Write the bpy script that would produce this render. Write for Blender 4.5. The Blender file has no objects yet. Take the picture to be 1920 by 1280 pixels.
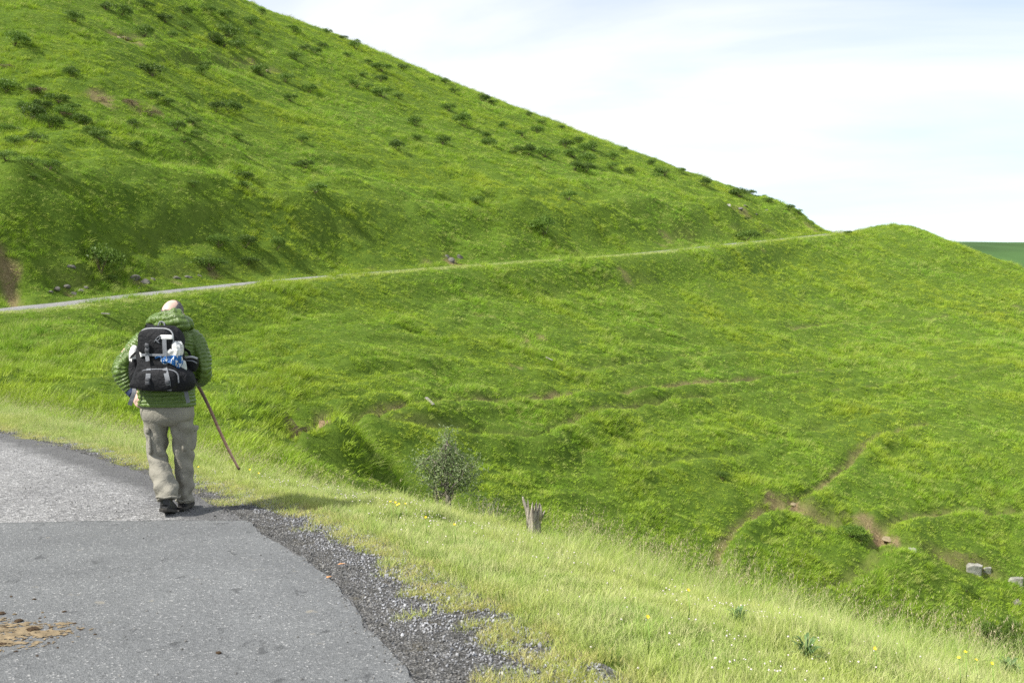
import bpy, bmesh, math, random
import numpy as np
from mathutils import Vector, Matrix

R = math.radians
rng = np.random.default_rng(7)
random.seed(7)
SC = bpy.context.scene
COL = SC.collection

# ------------------------------------------------------------------ camera
F = 35.0 / 36.0 * 1920.0          # focal length in photograph pixels
HZ = 596.0                        # horizon row of the level camera
CAMZ = 1.6
cam_d = bpy.data.cameras.new("camera")
cam = bpy.data.objects.new("camera", cam_d)
COL.objects.link(cam)
cam.location = (0, 0, CAMZ)
cam.rotation_euler = (R(90), 0, 0)
cam_d.lens = 35.0
cam_d.sensor_width = 36.0
cam_d.shift_y = -(640.0 - HZ) / 1920.0
cam_d.clip_end = 6000
cam_d.clip_start = 0.1
cam_d.dof.use_dof = True
cam_d.dof.focus_distance = 8.6
cam_d.dof.aperture_fstop = 4.5
SC.camera = cam

# ------------------------------------------------------------------ sky and sun
SUN_EL, SUN_BACK = 45.0, 33.0     # degrees: height, and how far behind the camera's left side
world = bpy.data.worlds.new("World")
SC.world = world
world.use_nodes = True
nt = world.node_tree
nt.nodes.clear()
def N(t, typ, **kw):
    n = t.nodes.new(typ)
    for k, v in kw.items():
        setattr(n, k, v)
    return n
wo = N(nt, "ShaderNodeOutputWorld")
bg = N(nt, "ShaderNodeBackground")
sky = N(nt, "ShaderNodeTexSky", sky_type='NISHITA', sun_disc=False)
sky.sun_elevation = R(SUN_EL)
sky.sun_rotation = R(-90 - SUN_BACK)
sky.altitude = 900
skm = N(nt, "ShaderNodeVectorMath", operation='SCALE'); skm.inputs['Scale'].default_value = 0.13
nt.links.new(sky.outputs[0], skm.inputs[0])
tc = N(nt, "ShaderNodeTexCoord")
sep = N(nt, "ShaderNodeSeparateXYZ"); nt.links.new(tc.outputs['Generated'], sep.inputs[0])
zz = N(nt, "ShaderNodeMath", operation='MAXIMUM'); nt.links.new(sep.outputs['Z'], zz.inputs[0]); zz.inputs[1].default_value = 0.0
za = N(nt, "ShaderNodeMath", operation='ADD'); nt.links.new(zz.outputs[0], za.inputs[0]); za.inputs[1].default_value = 0.13
dv = N(nt, "ShaderNodeVectorMath", operation='DIVIDE'); nt.links.new(tc.outputs['Generated'], dv.inputs[0])
cb = N(nt, "ShaderNodeCombineXYZ")
for i in range(3): nt.links.new(za.outputs[0], cb.inputs[i])
nt.links.new(cb.outputs[0], dv.inputs[1])
mp = N(nt, "ShaderNodeMapping"); nt.links.new(dv.outputs[0], mp.inputs[0])
mp.inputs['Rotation'].default_value = (0, 0, R(38)); mp.inputs['Scale'].default_value = (0.55, 1.1, 0.0)
mp.inputs['Location'].default_value = (4.4, 9.1, 0.0)
n1 = N(nt, "ShaderNodeTexNoise"); nt.links.new(mp.outputs[0], n1.inputs['Vector'])
n1.inputs['Scale'].default_value = 0.75; n1.inputs['Detail'].default_value = 9; n1.inputs['Roughness'].default_value = 0.52
n1.inputs['Distortion'].default_value = 0.6
rp = N(nt, "ShaderNodeValToRGB"); nt.links.new(n1.outputs['Fac'], rp.inputs[0])
rp.color_ramp.elements[0].position = 0.30; rp.color_ramp.elements[0].color = (0.12, 0.12, 0.12, 1)
rp.color_ramp.elements[1].position = 0.645; rp.color_ramp.elements[1].color = (1, 1, 1, 1)
mx = N(nt, "ShaderNodeMix", data_type='RGBA'); nt.links.new(rp.outputs[0], mx.inputs['Factor'])
nt.links.new(skm.outputs[0], mx.inputs[6]); mx.inputs[7].default_value = (0.715, 0.73, 0.75, 1)
nt.links.new(mx.outputs[2], bg.inputs['Color'])
bg.inputs['Strength'].default_value = 1.0
nt.links.new(bg.outputs[0], wo.inputs[0])

sun_d = bpy.data.lights.new("sun", 'SUN')
sun_d.energy = 5.0; sun_d.angle = R(0.6); sun_d.color = (1.0, 0.95, 0.86)
sun = bpy.data.objects.new("sun", sun_d); COL.objects.link(sun)
sv = Vector((-math.cos(R(SUN_EL)) * math.cos(R(SUN_BACK)), -math.cos(R(SUN_EL)) * math.sin(R(SUN_BACK)), math.sin(R(SUN_EL))))
sun.rotation_euler = sv.to_track_quat('Z', 'Y').to_euler()
sun.location = sv * 60

SC.view_settings.view_transform = 'Standard'
SC.view_settings.look = 'None'
SC.view_settings.exposure = 0.66
SC.view_settings.gamma = 1.0
SC.render.engine = 'CYCLES'
SC.cycles.max_bounces = 6
SC.cycles.transparent_max_bounces = 6
SC.cycles.use_denoising = False

# ------------------------------------------------------------------ helpers
def tag(o, label=None, cat=None, group=None, kind=None):
    if label: o["label"] = label
    if cat: o["category"] = cat
    if group: o["group"] = group
    if kind: o["kind"] = kind
    return o

def mesh_data(name, V, Fc, smooth=False):
    me = bpy.data.meshes.new(name)
    V = np.asarray(V, dtype=np.float32)
    if isinstance(Fc, np.ndarray):
        nf, k = Fc.shape
        me.vertices.add(len(V)); me.vertices.foreach_set("co", V.ravel())
        me.loops.add(nf * k); me.loops.foreach_set("vertex_index", Fc.astype(np.int32).ravel())
        me.polygons.add(nf)
        me.polygons.foreach_set("loop_start", np.arange(0, nf * k, k, dtype=np.int32))
        me.update(calc_edges=True)
    else:
        me.from_pydata([tuple(map(float, v)) for v in V], [], Fc)
    if smooth:
        me.polygons.foreach_set("use_smooth", np.ones(len(me.polygons), dtype=bool))
    me.validate()
    return me

def link(name, me, mat=None, parent=None, loc=None):
    o = bpy.data.objects.new(name, me)
    COL.objects.link(o)
    if mat is not None and me is not None and len(me.materials) == 0:
        me.materials.append(mat)
    if parent is not None: o.parent = parent
    if loc is not None: o.location = loc
    return o

def empty(name, loc=(0, 0, 0), rz=0.0):
    o = bpy.data.objects.new(name, None); COL.objects.link(o)
    o.location = loc; o.rotation_euler = (0, 0, rz); o.empty_display_size = 0.2
    return o

# lattice noise in numpy
_tab = np.random.default_rng(3).random((256, 256))
def vnoise(x, y, seed=0):
    x = x + seed * 17.37; y = y - seed * 9.71
    xi = np.floor(x).astype(int); yi = np.floor(y).astype(int)
    fx = x - xi; fy = y - yi
    fx = fx * fx * fx * (fx * (fx * 6 - 15) + 10); fy = fy * fy * fy * (fy * (fy * 6 - 15) + 10)
    g = lambda a, b: _tab[a & 255, b & 255]
    return ((g(xi, yi) * (1 - fx) + g(xi + 1, yi) * fx) * (1 - fy) + (g(xi, yi + 1) * (1 - fx) + g(xi + 1, yi + 1) * fx) * fy) * 2 - 1
def fbm(x, y, seed=0, octv=4, gain=0.5):
    a, s, t = 1.0, 0.0, 0.0
    for k in range(octv):
        s = s + a * vnoise(x * 2 ** k, y * 2 ** k, seed + k * 3.1); t += a; a *= gain
    return s / t
def sstep(a, b, x):
    t = np.clip((x - a) / (b - a), 0, 1)
    return t * t * (3 - 2 * t)

def W(px, py, Y):
    """photograph pixel + depth -> world point"""
    return ((px - 960.0) / F * Y, Y, CAMZ - (py - HZ) / F * Y)

# ------------------------------------------------------------------ the lie of the land
# outer (valley side) edge of the road, one line from behind the camera round the head of the hollow to the far spur: x, y, z
ROAD = [(3.2, -9, 0), (3.0, -5, 0), (2.5, -1.5, 0), (1.75, 1.2, 0), (0.95, 2.95, 0), (0.21, 4.37, 0), (-0.22, 5.2, 0), (-0.65, 6.05, 0),
        (-1.24, 7.2, 0), (-1.9, 8.2, 0), (-2.8, 9.36, 0), (-4.2, 11.0, 0), (-5.7, 12.7, 0), (-7.5, 14.4, 0), (-10.2, 16.5, 0), (-14, 18.8, .05),
        (-19, 21.4, .2), (-24.5, 25, .5), (-28.5, 30, .9), (-29.3, 36, 1.35), (-27, 41, 1.7)]
ROAD += [W(*p) for p in [(0, 586, 45), (190, 567, 50), (400, 542, 57), (640, 518, 67), (900, 498, 80), (1100, 485, 93), (1300, 467, 110),
                         (1450, 451, 130), (1550, 441, 145)]] + [(56, 163, 15.6), (60, 180, 17.2), (55, 200, 18.5)]
CREST = [(6.4, -9, -.9), (6.0, -4, -1.0), (5.3, 1.5, -1.1), (4.5, 4.5, -1.1)]
CREST += [W(*p) for p in [(1920, 1290, 7.26), (1500, 1180, 8.3), (1200, 1090, 9.26), (1000, 1015, 10.5), (850, 980, 10.7), (700, 955, 10.66),
                          (560, 920, 10.9), (400, 880, 11.5), (250, 835, 13.0), (130, 800, 15.1), (0, 770, 17.7)]] + [(-12, 20.2, -.1), (-16.5, 22.8, 0), (-21.5, 26, .2)]

def resample(P, step):
    P = np.array(P, float)
    # Catmull-Rom, then even spacing
    Q = np.vstack([2 * P[0] - P[1], P, 2 * P[-1] - P[-2]])
    out = []
    for i in range(1, len(Q) - 2):
        t = np.linspace(0, 1, 24, endpoint=False)[:, None]
        a, b, c, d = Q[i - 1], Q[i], Q[i + 1], Q[i + 2]
        out.append(0.5 * ((2 * b) + (c - a) * t + (2 * a - 5 * b + 4 * c - d) * t ** 2 + (3 * b - a - 3 * c + d) * t ** 3))
    out = np.vstack(out + [P[-1:]])
    L = np.concatenate([[0], np.cumsum(np.linalg.norm(np.diff(out[:, :2], axis=0), axis=1))])
    s = np.arange(0, L[-1], step)
    return np.stack([np.interp(s, L, out[:, k]) for k in range(out.shape[1])], 1), s

def nearest(PX, PY, line):
    """signed distance (right of travel positive), index, for many points"""
    n = len(PX)
    d = np.empty(n); idx = np.empty(n, int)
    T = np.gradient(line[:, :2], axis=0); T /= np.linalg.norm(T, axis=1)[:, None]
    for a in range(0, n, 40000):
        b = min(n, a + 40000)
        D = (PX[a:b, None] - line[None, :, 0]) ** 2 + (PY[a:b, None] - line[None, :, 1]) ** 2
        k = D.argmin(1); idx[a:b] = k
        dx = PX[a:b] - line[k, 0]; dy = PY[a:b] - line[k, 1]
        side = np.sign(dx * T[k, 1] - dy * T[k, 0])
        d[a:b] = np.sqrt(D[np.arange(b - a), k]) * np.where(side == 0, 1, side)
    return d, idx

ROADL, ROADS = resample(ROAD, 0.5)
CRESTL, _ = resample(CREST, 0.5)

# control points of the wide terrain
CP = []
def cp(px, py, Y): CP.append(W(px, py, Y))
def cw(x, y, z): CP.append((x, y, z))
for p in ROAD[9:]: CP.append(p)
for p in CREST[3:]: CP.append(p)
for p in [(5.3, 1.5, -1.1), (6.0, -4, -1.0)]: CP.append(p)
for p in [(-4, 0, .1), (-7, 6, .3), (-4, -7, .2), (0, -7, 0), (-12, 10, 1.5), (-20, 14, 3.5), (-30, 20, 5), (-14, 0, 4), (-25, -5, 9), (-36, 34, 4.5), (-38, 45, 9), (-45, 25, 9)]: cw(*p)
# near side of the hollow
for p in [(0, 745, 21), (0, 680, 29), (0, 622, 38), (150, 755, 21.5), (150, 680, 30), (150, 622, 39), (300, 800, 21), (300, 735, 27.5), (240, 640, 36),
          (300, 672, 34), (420, 757, 29.5), (430, 830, 20), (560, 832, 26.5), (560, 880, 19), (700, 907, 24.5), (-250, 700, 29), (-250, 640, 38)]: cp(*p)
# bottom of the gully, running away down the valley to the right
for p in [(300, 690, 40), (430, 792, 37), (580, 872, 35), (720, 950, 34), (900, 1031, 36), (1100, 1117, 38), (1400, 1190, 41), (1700, 1262, 45), (1950, 1318, 48),
          (2300, 1371, 52), (2900, 1440, 60)]: cp(*p)
# near slope below the verge
for p in [(700, 1030, 16), (850, 1075, 18.5), (1000, 1130, 17), (1000, 1128, 25), (1250, 1220, 15), (1250, 1200, 26), (1600, 1330, 14), (1600, 1300, 28), (2000, 1420, 13), (2000, 1390, 30), (2500, 1480, 30)]: cp(*p)
# far slope between gully and road
for p in [(640, 640, 53), (640, 760, 43), (900, 620, 65), (900, 760, 52), (900, 900, 42), (1100, 600, 77), (1100, 760, 58), (1100, 950, 46), (1300, 580, 92), (1300, 750, 66),
          (1300, 930, 52), (1500, 560, 112), (1500, 720, 78), (1500, 920, 57), (1700, 560, 122), (1700, 720, 84), (1700, 930, 60), (1700, 1080, 52),
          (1920, 700, 92), (1920, 900, 66), (1920, 1080, 56), (2200, 750, 95), (2200, 950, 68), (420, 640, 51), (420, 700, 45)]: cp(*p)
# spur with the nose on the right and the ground behind it
for p in [(1620, 434, 156), (1690, 426, 162), (1720, 430, 164), (1760, 446, 162), (1810, 466, 160), (1865, 486, 156), (1925, 514, 150), (2050, 575, 140), (1800, 520, 140)]: cp(*p)
for p in [(1700, 480, 195), (1800, 530, 200), (1950, 600, 195), (2150, 690, 180), (2400, 760, 150), (1900, 640, 240), (1620, 445, 200)]: cp(*p)
# the hill above the road, its skyline, and its back
for p in [(0, 300, 59), (0, 0, 89), (0, -330, 135), (-350, 300, 62), (-350, 0, 90), (-350, -350, 130), (220, 420, 57), (220, 150, 82), (220, -140, 125), (440, 400, 70), (440, 250, 88), (440, 110, 116),
          (660, 400, 80), (660, 260, 105), (900, 410, 94), (900, 300, 118), (1100, 415, 106), (1100, 330, 130), (1300, 410, 123), (1300, 365, 144), (1440, 425, 136)]: cp(*p)
SIL = [(440, 2, 152), (560, 42, 160), (680, 90, 166), (800, 137, 170), (960, 200, 174), (1100, 255, 176), (1250, 312, 178), (1340, 346, 178), (1400, 362, 176), (1460, 386, 170), (1510, 412, 162), (1540, 434, 154)]
for p in SIL: cp(*p)
for (a, b, c) in SIL[:-1]:
    cp(a, b + 22, c + 32); cp(a, b + 75, c + 75)
for p in [(250, -110, 165), (250, -40, 210), (1540, 470, 185), (1540, 520, 230), (250, 60, 260), (900, 330, 290), (1400, 470, 280)]: cp(*p)
CP = np.array(CP)

def tps_fit(P, lam=0.02):
    n = len(P); S = 50.0
    X = P[:, :2] / S
    r2 = ((X[:, None] - X[None]) ** 2).sum(-1)
    K = 0.5 * r2 * np.log(r2 + 1e-12) + np.eye(n) * lam * 1e-2
    Q = np.hstack([np.ones((n, 1)), X])
    A = np.block([[K, Q], [Q.T, np.zeros((3, 3))]])
    w = np.linalg.solve(A, np.concatenate([P[:, 2], np.zeros(3)]))
    def ev(x, y):
        out = np.empty(len(x)); x = x / S; y = y / S
        for a in range(0, len(x), 30000):
            b = min(len(x), a + 30000)
            r2 = (x[a:b, None] - X[None, :, 0]) ** 2 + (y[a:b, None] - X[None, :, 1]) ** 2
            out[a:b] = (0.5 * r2 * np.log(r2 + 1e-12)) @ w[:n] + w[n] + w[n + 1] * x[a:b] + w[n + 2] * y[a:b]
        return out
    return ev
TPS = tps_fit(CP)

# graded grid: fine near the verge, coarser far up the hill
NU, NV = 560, 680
Y0, Y1 = -8.0, 330.0
UM = 1.25
vv = np.linspace(0, 1, NV)
gy = (Y0 - 10 * 0) * 0 + (np.exp(np.log((Y1 + 14) / (Y0 + 14)) * vv) * (Y0 + 14) - 14)
gu = np.linspace(-UM, UM, NU)
GX = (gu[None, :] * (gy[:, None] + 13) * 0.9); GY = np.repeat(gy[:, None], NU, 1)
fx, fy = GX.ravel(), GY.ravel()

GZ = TPS(fx, fy)
rs, ri = nearest(fx, fy, ROADL)
cs, ci = nearest(fx, fy, CRESTL)
zr = ROADL[ri, 2]; zc = CRESTL[ci, 2]
rt = ROADS[ri]
# where along the road the near verge ends and the far bench begins
k_near = np.argmin(np.abs(ROADL[:, 0] + 12) + np.abs(ROADL[:, 1] - 17.6)); S_NEAR = ROADS[k_near]
near = 1 - sstep(S_NEAR - 3, S_NEAR + 5, rt)
# near verge: falls away from the road edge to the crest, then over the side
f = np.clip(rs, 0, None) / (np.clip(rs, 0, None) + np.clip(-cs, 0, None) + 1e-3)
zv = zr + (zc - zr) * f ** 1.5
zb = zc - 0.42 * np.clip(cs, 0, None)
zv = np.where(cs > 0, zb + (GZ - zb) * sstep(0.0, 4.5, cs), zv)
zfar = np.where(rs > 0, zr - 0.03 * rs + (GZ - (zr - 0.03 * rs)) * sstep(1.2, 4.5, rs), GZ)
zright = zv * near + zfar * (1 - near)
# hill side of the road: a cut bank
RW = 3.6
hill = np.clip(-rs - RW, 0, None)
bank = 0.35 * sstep(0.3, 2.2, hill) * (1 - sstep(5, 16, hill)) * (1 - near)
zl = zr + (GZ + bank - zr) * sstep(0.0, 7.0, hill) ** 0.8
GZ = np.where(rs > 0, zright, zl)
onroad = (rs <= 0.02) & (rs >= -RW - 0.1)
GZ = np.where(onroad, zr - 0.05, GZ)
# a rounded spur on the near side of the hollow and the shaded gully behind it
def carve(P, amt, w_):
    global GZ
    L = resample([W(*p) for p in P], .4)[0]
    kk = np.where((fx > L[:, 0].min() - 9) & (fx < L[:, 0].max() + 9) & (fy > L[:, 1].min() - 9) & (fy < L[:, 1].max() + 9) & (rs > 5))[0]
    d, i = nearest(fx[kk], fy[kk], L)
    GZ[kk] += amt * np.exp(-(d / w_) ** 2) * sstep(0, 14, i) * (1 - sstep(len(L) - 14, len(L) - 1, i))
carve([(205, 640, 42), (300, 690, 39.5), (430, 792, 35.5), (580, 872, 33), (720, 950, 32), (860, 1010, 33.5), (1000, 1070, 36)], -1.5, 2.6)
carve([(215, 612, 39), (300, 672, 34), (420, 757, 29.5), (560, 832, 26.5), (700, 907, 24.5), (800, 960, 23)], .55, 2.6)
BASE = GZ.reshape(NV, NU).copy()

def sampler(G):
    lg0, lg1 = math.log(Y0 + 14), math.log(Y1 + 14)
    def s(x, y):
        x = np.asarray(x, float); y = np.asarray(y, float)
        v = (np.log(np.clip(y + 14, 1e-3, None)) - lg0) / (lg1 - lg0) * (NV - 1)
        u = (x / ((y + 13) * 0.9) + UM) / (2 * UM) * (NU - 1)
        v = np.clip(v, 0, NV - 1.001); u = np.clip(u, 0, NU - 1.001)
        a = v.astype(int); b = u.astype(int); fa = v - a; fb = u - b
        return (G[a, b] * (1 - fb) + G[a, b + 1] * fb) * (1 - fa) + (G[a + 1, b] * (1 - fb) + G[a + 1, b + 1] * fb) * fa
    return s
hb = sampler(BASE)
_D = np.concatenate([np.arange(4, 14, 0.02), np.arange(14, 60, 0.06), np.arange(60, 300, 0.15)])
def hit(px, py, h=hb, dmin=4.0):
    """where the view through a photograph pixel meets the ground"""
    D = _D[_D >= dmin]
    x = (px - 960.0) / F * D; z = CAMZ - (py - HZ) / F * D
    g = h(x, D)
    k = np.argmax(z < g)
    if not (z < g).any(): return None
    return np.array((x[k], D[k], g[k]))

# ------------------------------------------------------------------ cattle trails, scars and unevenness
def trail_world(P):
    W3 = [hit(*p) for p in P]
    return resample([w for w in W3 if w is not None], 0.3)[0]
TRAILS = [  # photograph points traced along each trail, half width (m), depth of the tread, bareness
    ([(566, 828), (600, 803), (640, 789), (690, 776), (760, 766), (900, 760), (1060, 744), (1200, 727), (1330, 711), (1480, 700), (1620, 690)], .30, .26, .95),
    ([(1022, 838), (1045, 812), (1085, 788), (1150, 765), (1260, 746), (1400, 734), (1550, 729), (1700, 721), (1800, 706), (1880, 688)], .30, .26, .5),
    ([(1345, 1052), (1362, 1015), (1395, 978), (1432, 952), (1500, 932), (1540, 908), (1580, 874), (1612, 838), (1660, 812), (1740, 795)], .30, .28, .8),
    ([(1640, 1030), (1668, 992), (1700, 972), (1760, 962), (1840, 962), (1925, 968)], .32, .3, .6),
    ([(600, 822), (650, 800), (720, 794), (800, 797), (900, 812), (1010, 832)], .4, .28, .25),
    ([(1480, 612), (1600, 606), (1740, 600), (1925, 582)], .35, .2, .5),
    ([(1560, 1110), (1640, 1060), (1700, 1040)], .35, .24, .3),
    ([(1180, 880), (1260, 868), (1340, 850), (1420, 842)], .35, .2, .1),
    ([(1500, 800), (1600, 778), (1720, 772), (1830, 760), (1920, 765)], .35, .22, .1),
    ([(1080, 690), (1200, 676), (1360, 660), (1500, 655)], .35, .2, .1),
    ([(240, 70), (330, 82), (480, 125), (560, 150)], .6, .3, .5),
    ([(12, 500), (22, 535), (38, 572)], .45, .22, 1.0),
]
TR = [(trail_world(p), w, d, b) for p, w, d, b in TRAILS]
Z = BASE.ravel().copy()
dirt = np.zeros(len(Z)); tread = np.zeros(len(Z))
wild = sstep(2.0, 9.0, cs) * near + (1 - near)          # 0 on the verge by the road, 1 out on the slopes
offr = np.where(rs > 0, sstep(1.6, 5, rs), sstep(0.4, 3.0, hill)) * wild
al = 0.6 * fx + 0.8 * fy; pe = 0.8 * fx - 0.6 * fy      # along and across the far slope
dist = np.sqrt(fx ** 2 + fy ** 2)
Z += offr * 0.42 * fbm(al / 13, pe / 9, 2, 3)
Z += offr * 0.30 * fbm(al / 6.5 + 0.4 * fbm(fx / 9, fy / 9, 5, 2), pe / 2.0 + 0.7 * fbm(fx / 12, fy / 12, 8, 2), 4, 3)
Z += offr * 0.20 * (np.abs(fbm(al / 3.2, pe / 1.3, 9, 2)) * 2 - .5)
Z += offr * 0.14 * fbm(fx / 1.1, fy / 1.1, 18, 2) * (dist < 90)
fold = (1 - near) * sstep(0.5, 2.5, hill) * (1 - sstep(9, 20, hill)) * (rs < 0)
Z += fold * 1.05 * fbm(al / 4.5, pe / 2.6, 12, 3)
lump = sstep(0.5, 3, rs) * near
Z += lump * 0.05 * fbm(fx / 0.9, fy / 0.9, 15, 3)
for L, w, dep, bare in TR:
    k = (fx > L[:, 0].min() - 4) & (fx < L[:, 0].max() + 4) & (fy > L[:, 1].min() - 4) & (fy < L[:, 1].max() + 4)
    kk = np.where(k)[0]
    d, i = nearest(fx[kk], fy[kk], L)
    # uphill side from the ground itself
    g0 = hb(fx[kk] + 0.5, fy[kk]) - hb(fx[kk] - 0.5, fy[kk]); g1 = hb(fx[kk], fy[kk] + 0.5) - hb(fx[kk], fy[kk] - 0.5)
    T = np.gradient(L[:, :2], axis=0)[i]; T /= np.linalg.norm(T, axis=1)[:, None] + 1e-9
    upr = np.sign((g0 * T[:, 1] - g1 * T[:, 0]).mean() + 1e-9)
    q = d * upr + 0.10 * fbm(fx[kk] / 2, fy[kk] / 2, 21, 2)       # positive uphill
    Z[kk] += -dep * 1.5 * np.exp(-((q - 0.1) / w) ** 2) + dep * 1.3 * np.exp(-((q + 2.6 * w) / (1.7 * w)) ** 2)
    tread[kk] = np.maximum(tread[kk], np.exp(-((q - .1) / (w * 1.25)) ** 4))
    m = bare * np.exp(-((q - 0.15) / (w * .85)) ** 4) * (0.75 + 0.35 * vnoise(fx[kk] / 2.6, fy[kk] / 2.6, 31))
    dirt[kk] = np.maximum(dirt[kk], np.clip(m * .95, 0, 1))
SCARPS = [([(120, 492), (190, 478), (250, 462), (310, 440), (370, 418), (440, 407), (520, 412), (640, 424), (760, 436)], .9, .9, .05),
          ([(330, 470), (400, 440), (470, 430), (560, 436), (650, 448)], .8, .6, .05),
          ([(60, 520), (120, 528), (200, 520), (300, 508), (420, 500), (560, 492)], .6, .6, .12),
          ([(1400, 926), (1440, 944), (1500, 950), (1560, 968), (1620, 985), (1690, 1026), (1760, 1046), (1800, 1056), (1860, 1064), (1930, 1092)], .45, .8, .55),
          ([(1000, 560), (1080, 540), (1160, 530), (1250, 532)], .8, .5, .1), ([(620, 700), (740, 690), (860, 694)], .7, .4, 0), ([(1100, 640), (1230, 630), (1350, 640)], .8, .4, 0),
          ([(1560, 850), (1660, 840), (1780, 850), (1880, 838)], .7, .5, 0), ([(1480, 1000), (1400, 1030), (1340, 1070)], .6, .4, 0), ([(1640, 900), (1740, 890), (1880, 900)], .6, .5, 0),
          ([(1250, 440), (1310, 436), (1400, 432), (1460, 440)], 1.0, .9, .15), ([(300, 118), (380, 116), (470, 128)], 1.2, .8, .1), ([(330, 175), (420, 185), (500, 205)], 1.2, .7, 0),
          ([(560, 300), (680, 306), (780, 316)], 1.2, .6, 0), ([(760, 360), (900, 372), (1000, 386)], 1.2, .5, 0), ([(150, 330), (260, 340), (380, 372), (470, 388)], 1.2, .7, 0)]
for P_, w, dep, bare in SCARPS:
    L = trail_world(P_)
    kk = np.where((fx > L[:, 0].min() - 9) & (fx < L[:, 0].max() + 9) & (fy > L[:, 1].min() - 9) & (fy < L[:, 1].max() + 9))[0]
    d, i = nearest(fx[kk], fy[kk], L)
    g0 = hb(fx[kk] + .8, fy[kk]) - hb(fx[kk] - .8, fy[kk]); g1 = hb(fx[kk], fy[kk] + .8) - hb(fx[kk], fy[kk] - .8)
    T = np.gradient(L[:, :2], axis=0)[i]; T /= np.linalg.norm(T, axis=1)[:, None] + 1e-9
    q = d * np.sign((g0 * T[:, 1] - g1 * T[:, 0]).mean() + 1e-9) + 0.5 * w * fbm(fx[kk] / 1.6, fy[kk] / 1.6, 23, 3)
    ends = sstep(0, 6, i) * (1 - sstep(len(L) - 8, len(L) - 1, i)) * (.6 + .6 * vnoise(fx[kk] / 4, fy[kk] / 4, 29))
    Z[kk] += ends * dep * (np.exp(-(np.clip(q, 0, None) / (3.2 * w)) ** 2) * (q > 0) * sstep(0, .5 * w, q) * .6 - .4 * (q <= 0) * np.exp(-(q / (2 * w)) ** 2) - .4 * (q > 0) * (1 - sstep(0, .5 * w, q)))
    dirt[kk] = np.maximum(dirt[kk], np.clip(bare * ends * np.exp(-(q / (.55 * w)) ** 2) * 1.4, 0, 1))
    tread[kk] = np.maximum(tread[kk], .6 * ends * np.exp(-(q / (.5 * w)) ** 2))
SCARS = [(14, 512, .6, .8), (132, 548, .35, .7), (256, 526, .35, .7), (330, 524, .35, .7), (600, 806, .9, 1), (640, 790, .7, .8), (578, 822, .8, 1),
         (1452, 938, .5, .8), (1488, 944, .6, 1), (1630, 985, .7, .8), (1650, 1000, .8, 1), (1668, 1018, .6, 1), (238, 72, 1.6, .8), (226, 70, 1.0, .7), (1740, 600, .9, .6),
         (986, 632, .5, .9), (966, 688, .5, .9), (1012, 633, .6, .7), (850, 490, 1.2, .8), (1370, 388, 1.6, .5), (1395, 395, 1.5, .5), (1520, 425, 2.2, .6), (190, 190, 1.3, .7), (400, 510, .4, .5),
         (252, 200, 1.2, .6), (285, 212, 1.0, .5), (470, 115, .9, .7), (500, 132, .9, .6), (905, 590, .7, .7), (1170, 522, .8, .5), (800, 490, .7, .6), (1430, 468, .8, .4), (620, 780, .6, .7),
         (1905, 575, 1.0, .4), (700, 505, .7, .4), (1240, 455, .8, .5), (1250, 440, 1.0, .5)]
for px, py, rad, st in SCARS:
    c = hit(px, py)
    if c is None: continue
    k = np.where((np.abs(fx - c[0]) < 3 * rad) & (np.abs(fy - c[1]) < 3 * rad))[0]
    d = np.hypot(fx[k] - c[0], fy[k] - c[1]) / rad + 0.55 * fbm(fx[k] / .9, fy[k] / .9, 41, 2)
    m = st * (1 - sstep(0.55, 1.05, d))
    dirt[k] = np.maximum(dirt[k], m); Z[k] -= 0.22 * m
Z -= near * .06 * (1 - sstep(.22, .55, rs)) * (rs > 0) * (dist < 25)
Z = np.where(onroad, BASE.ravel(), Z)
dirt *= (~onroad)
GRID = Z.reshape(NV, NU); DIRT = dirt.reshape(NV, NU)
hg = sampler(GRID); hd = sampler(DIRT); ht = sampler(tread.reshape(NV, NU)); hrs = sampler(rs.reshape(NV, NU)); hcs = sampler(cs.reshape(NV, NU)); hnear = sampler(near.reshape(NV, NU))

# ------------------------------------------------------------------ materials
def new_mat(name):
    m = bpy.data.materials.new(name); m.use_nodes = True
    t = m.node_tree
    b = t.nodes["Principled BSDF"]
    return m, t, b
def noise(t, vec, scale, detail=4, rough=.5, dist=0.0):
    n = N(t, "ShaderNodeTexNoise"); n.inputs['Scale'].default_value = scale; n.inputs['Detail'].default_value = detail
    n.inputs['Roughness'].default_value = rough; n.inputs['Distortion'].default_value = dist
    if vec is not None: t.links.new(vec, n.inputs['Vector'])
    return n
def ramp(t, fac, stops, interp='LINEAR'):
    r = N(t, "ShaderNodeValToRGB"); r.color_ramp.interpolation = interp
    e = r.color_ramp.elements
    while len(e) < len(stops): e.new(0.5)
    for el, (p, c) in zip(e, stops):
        el.position = p; el.color = (*c, 1) if len(c) == 3 else c
    t.links.new(fac, r.inputs[0]); return r
def mixc(t, fac, a, b, blend='MIX'):
    m = N(t, "ShaderNodeMix", data_type='RGBA', blend_type=blend)
    for v, sck in ((fac, m.inputs['Factor']), (a, m.inputs[6]), (b, m.inputs[7])):
        if hasattr(v, 'default_value') or hasattr(v, 'is_linked'): t.links.new(v, sck)
        elif isinstance(v, (int, float)): sck.default_value = v
        else: sck.default_value = (*v, 1)
    return m.outputs[2]
def bump(t, b, h, strength, dist=0.02):
    n = N(t, "ShaderNodeBump"); n.inputs['Strength'].default_value = strength; n.inputs['Distance'].default_value = dist
    t.links.new(h, n.inputs['Height']); t.links.new(n.outputs[0], b.inputs['Normal']); return n
def geo_pos(t): return N(t, "ShaderNodeNewGeometry").outputs['Position']

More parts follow.
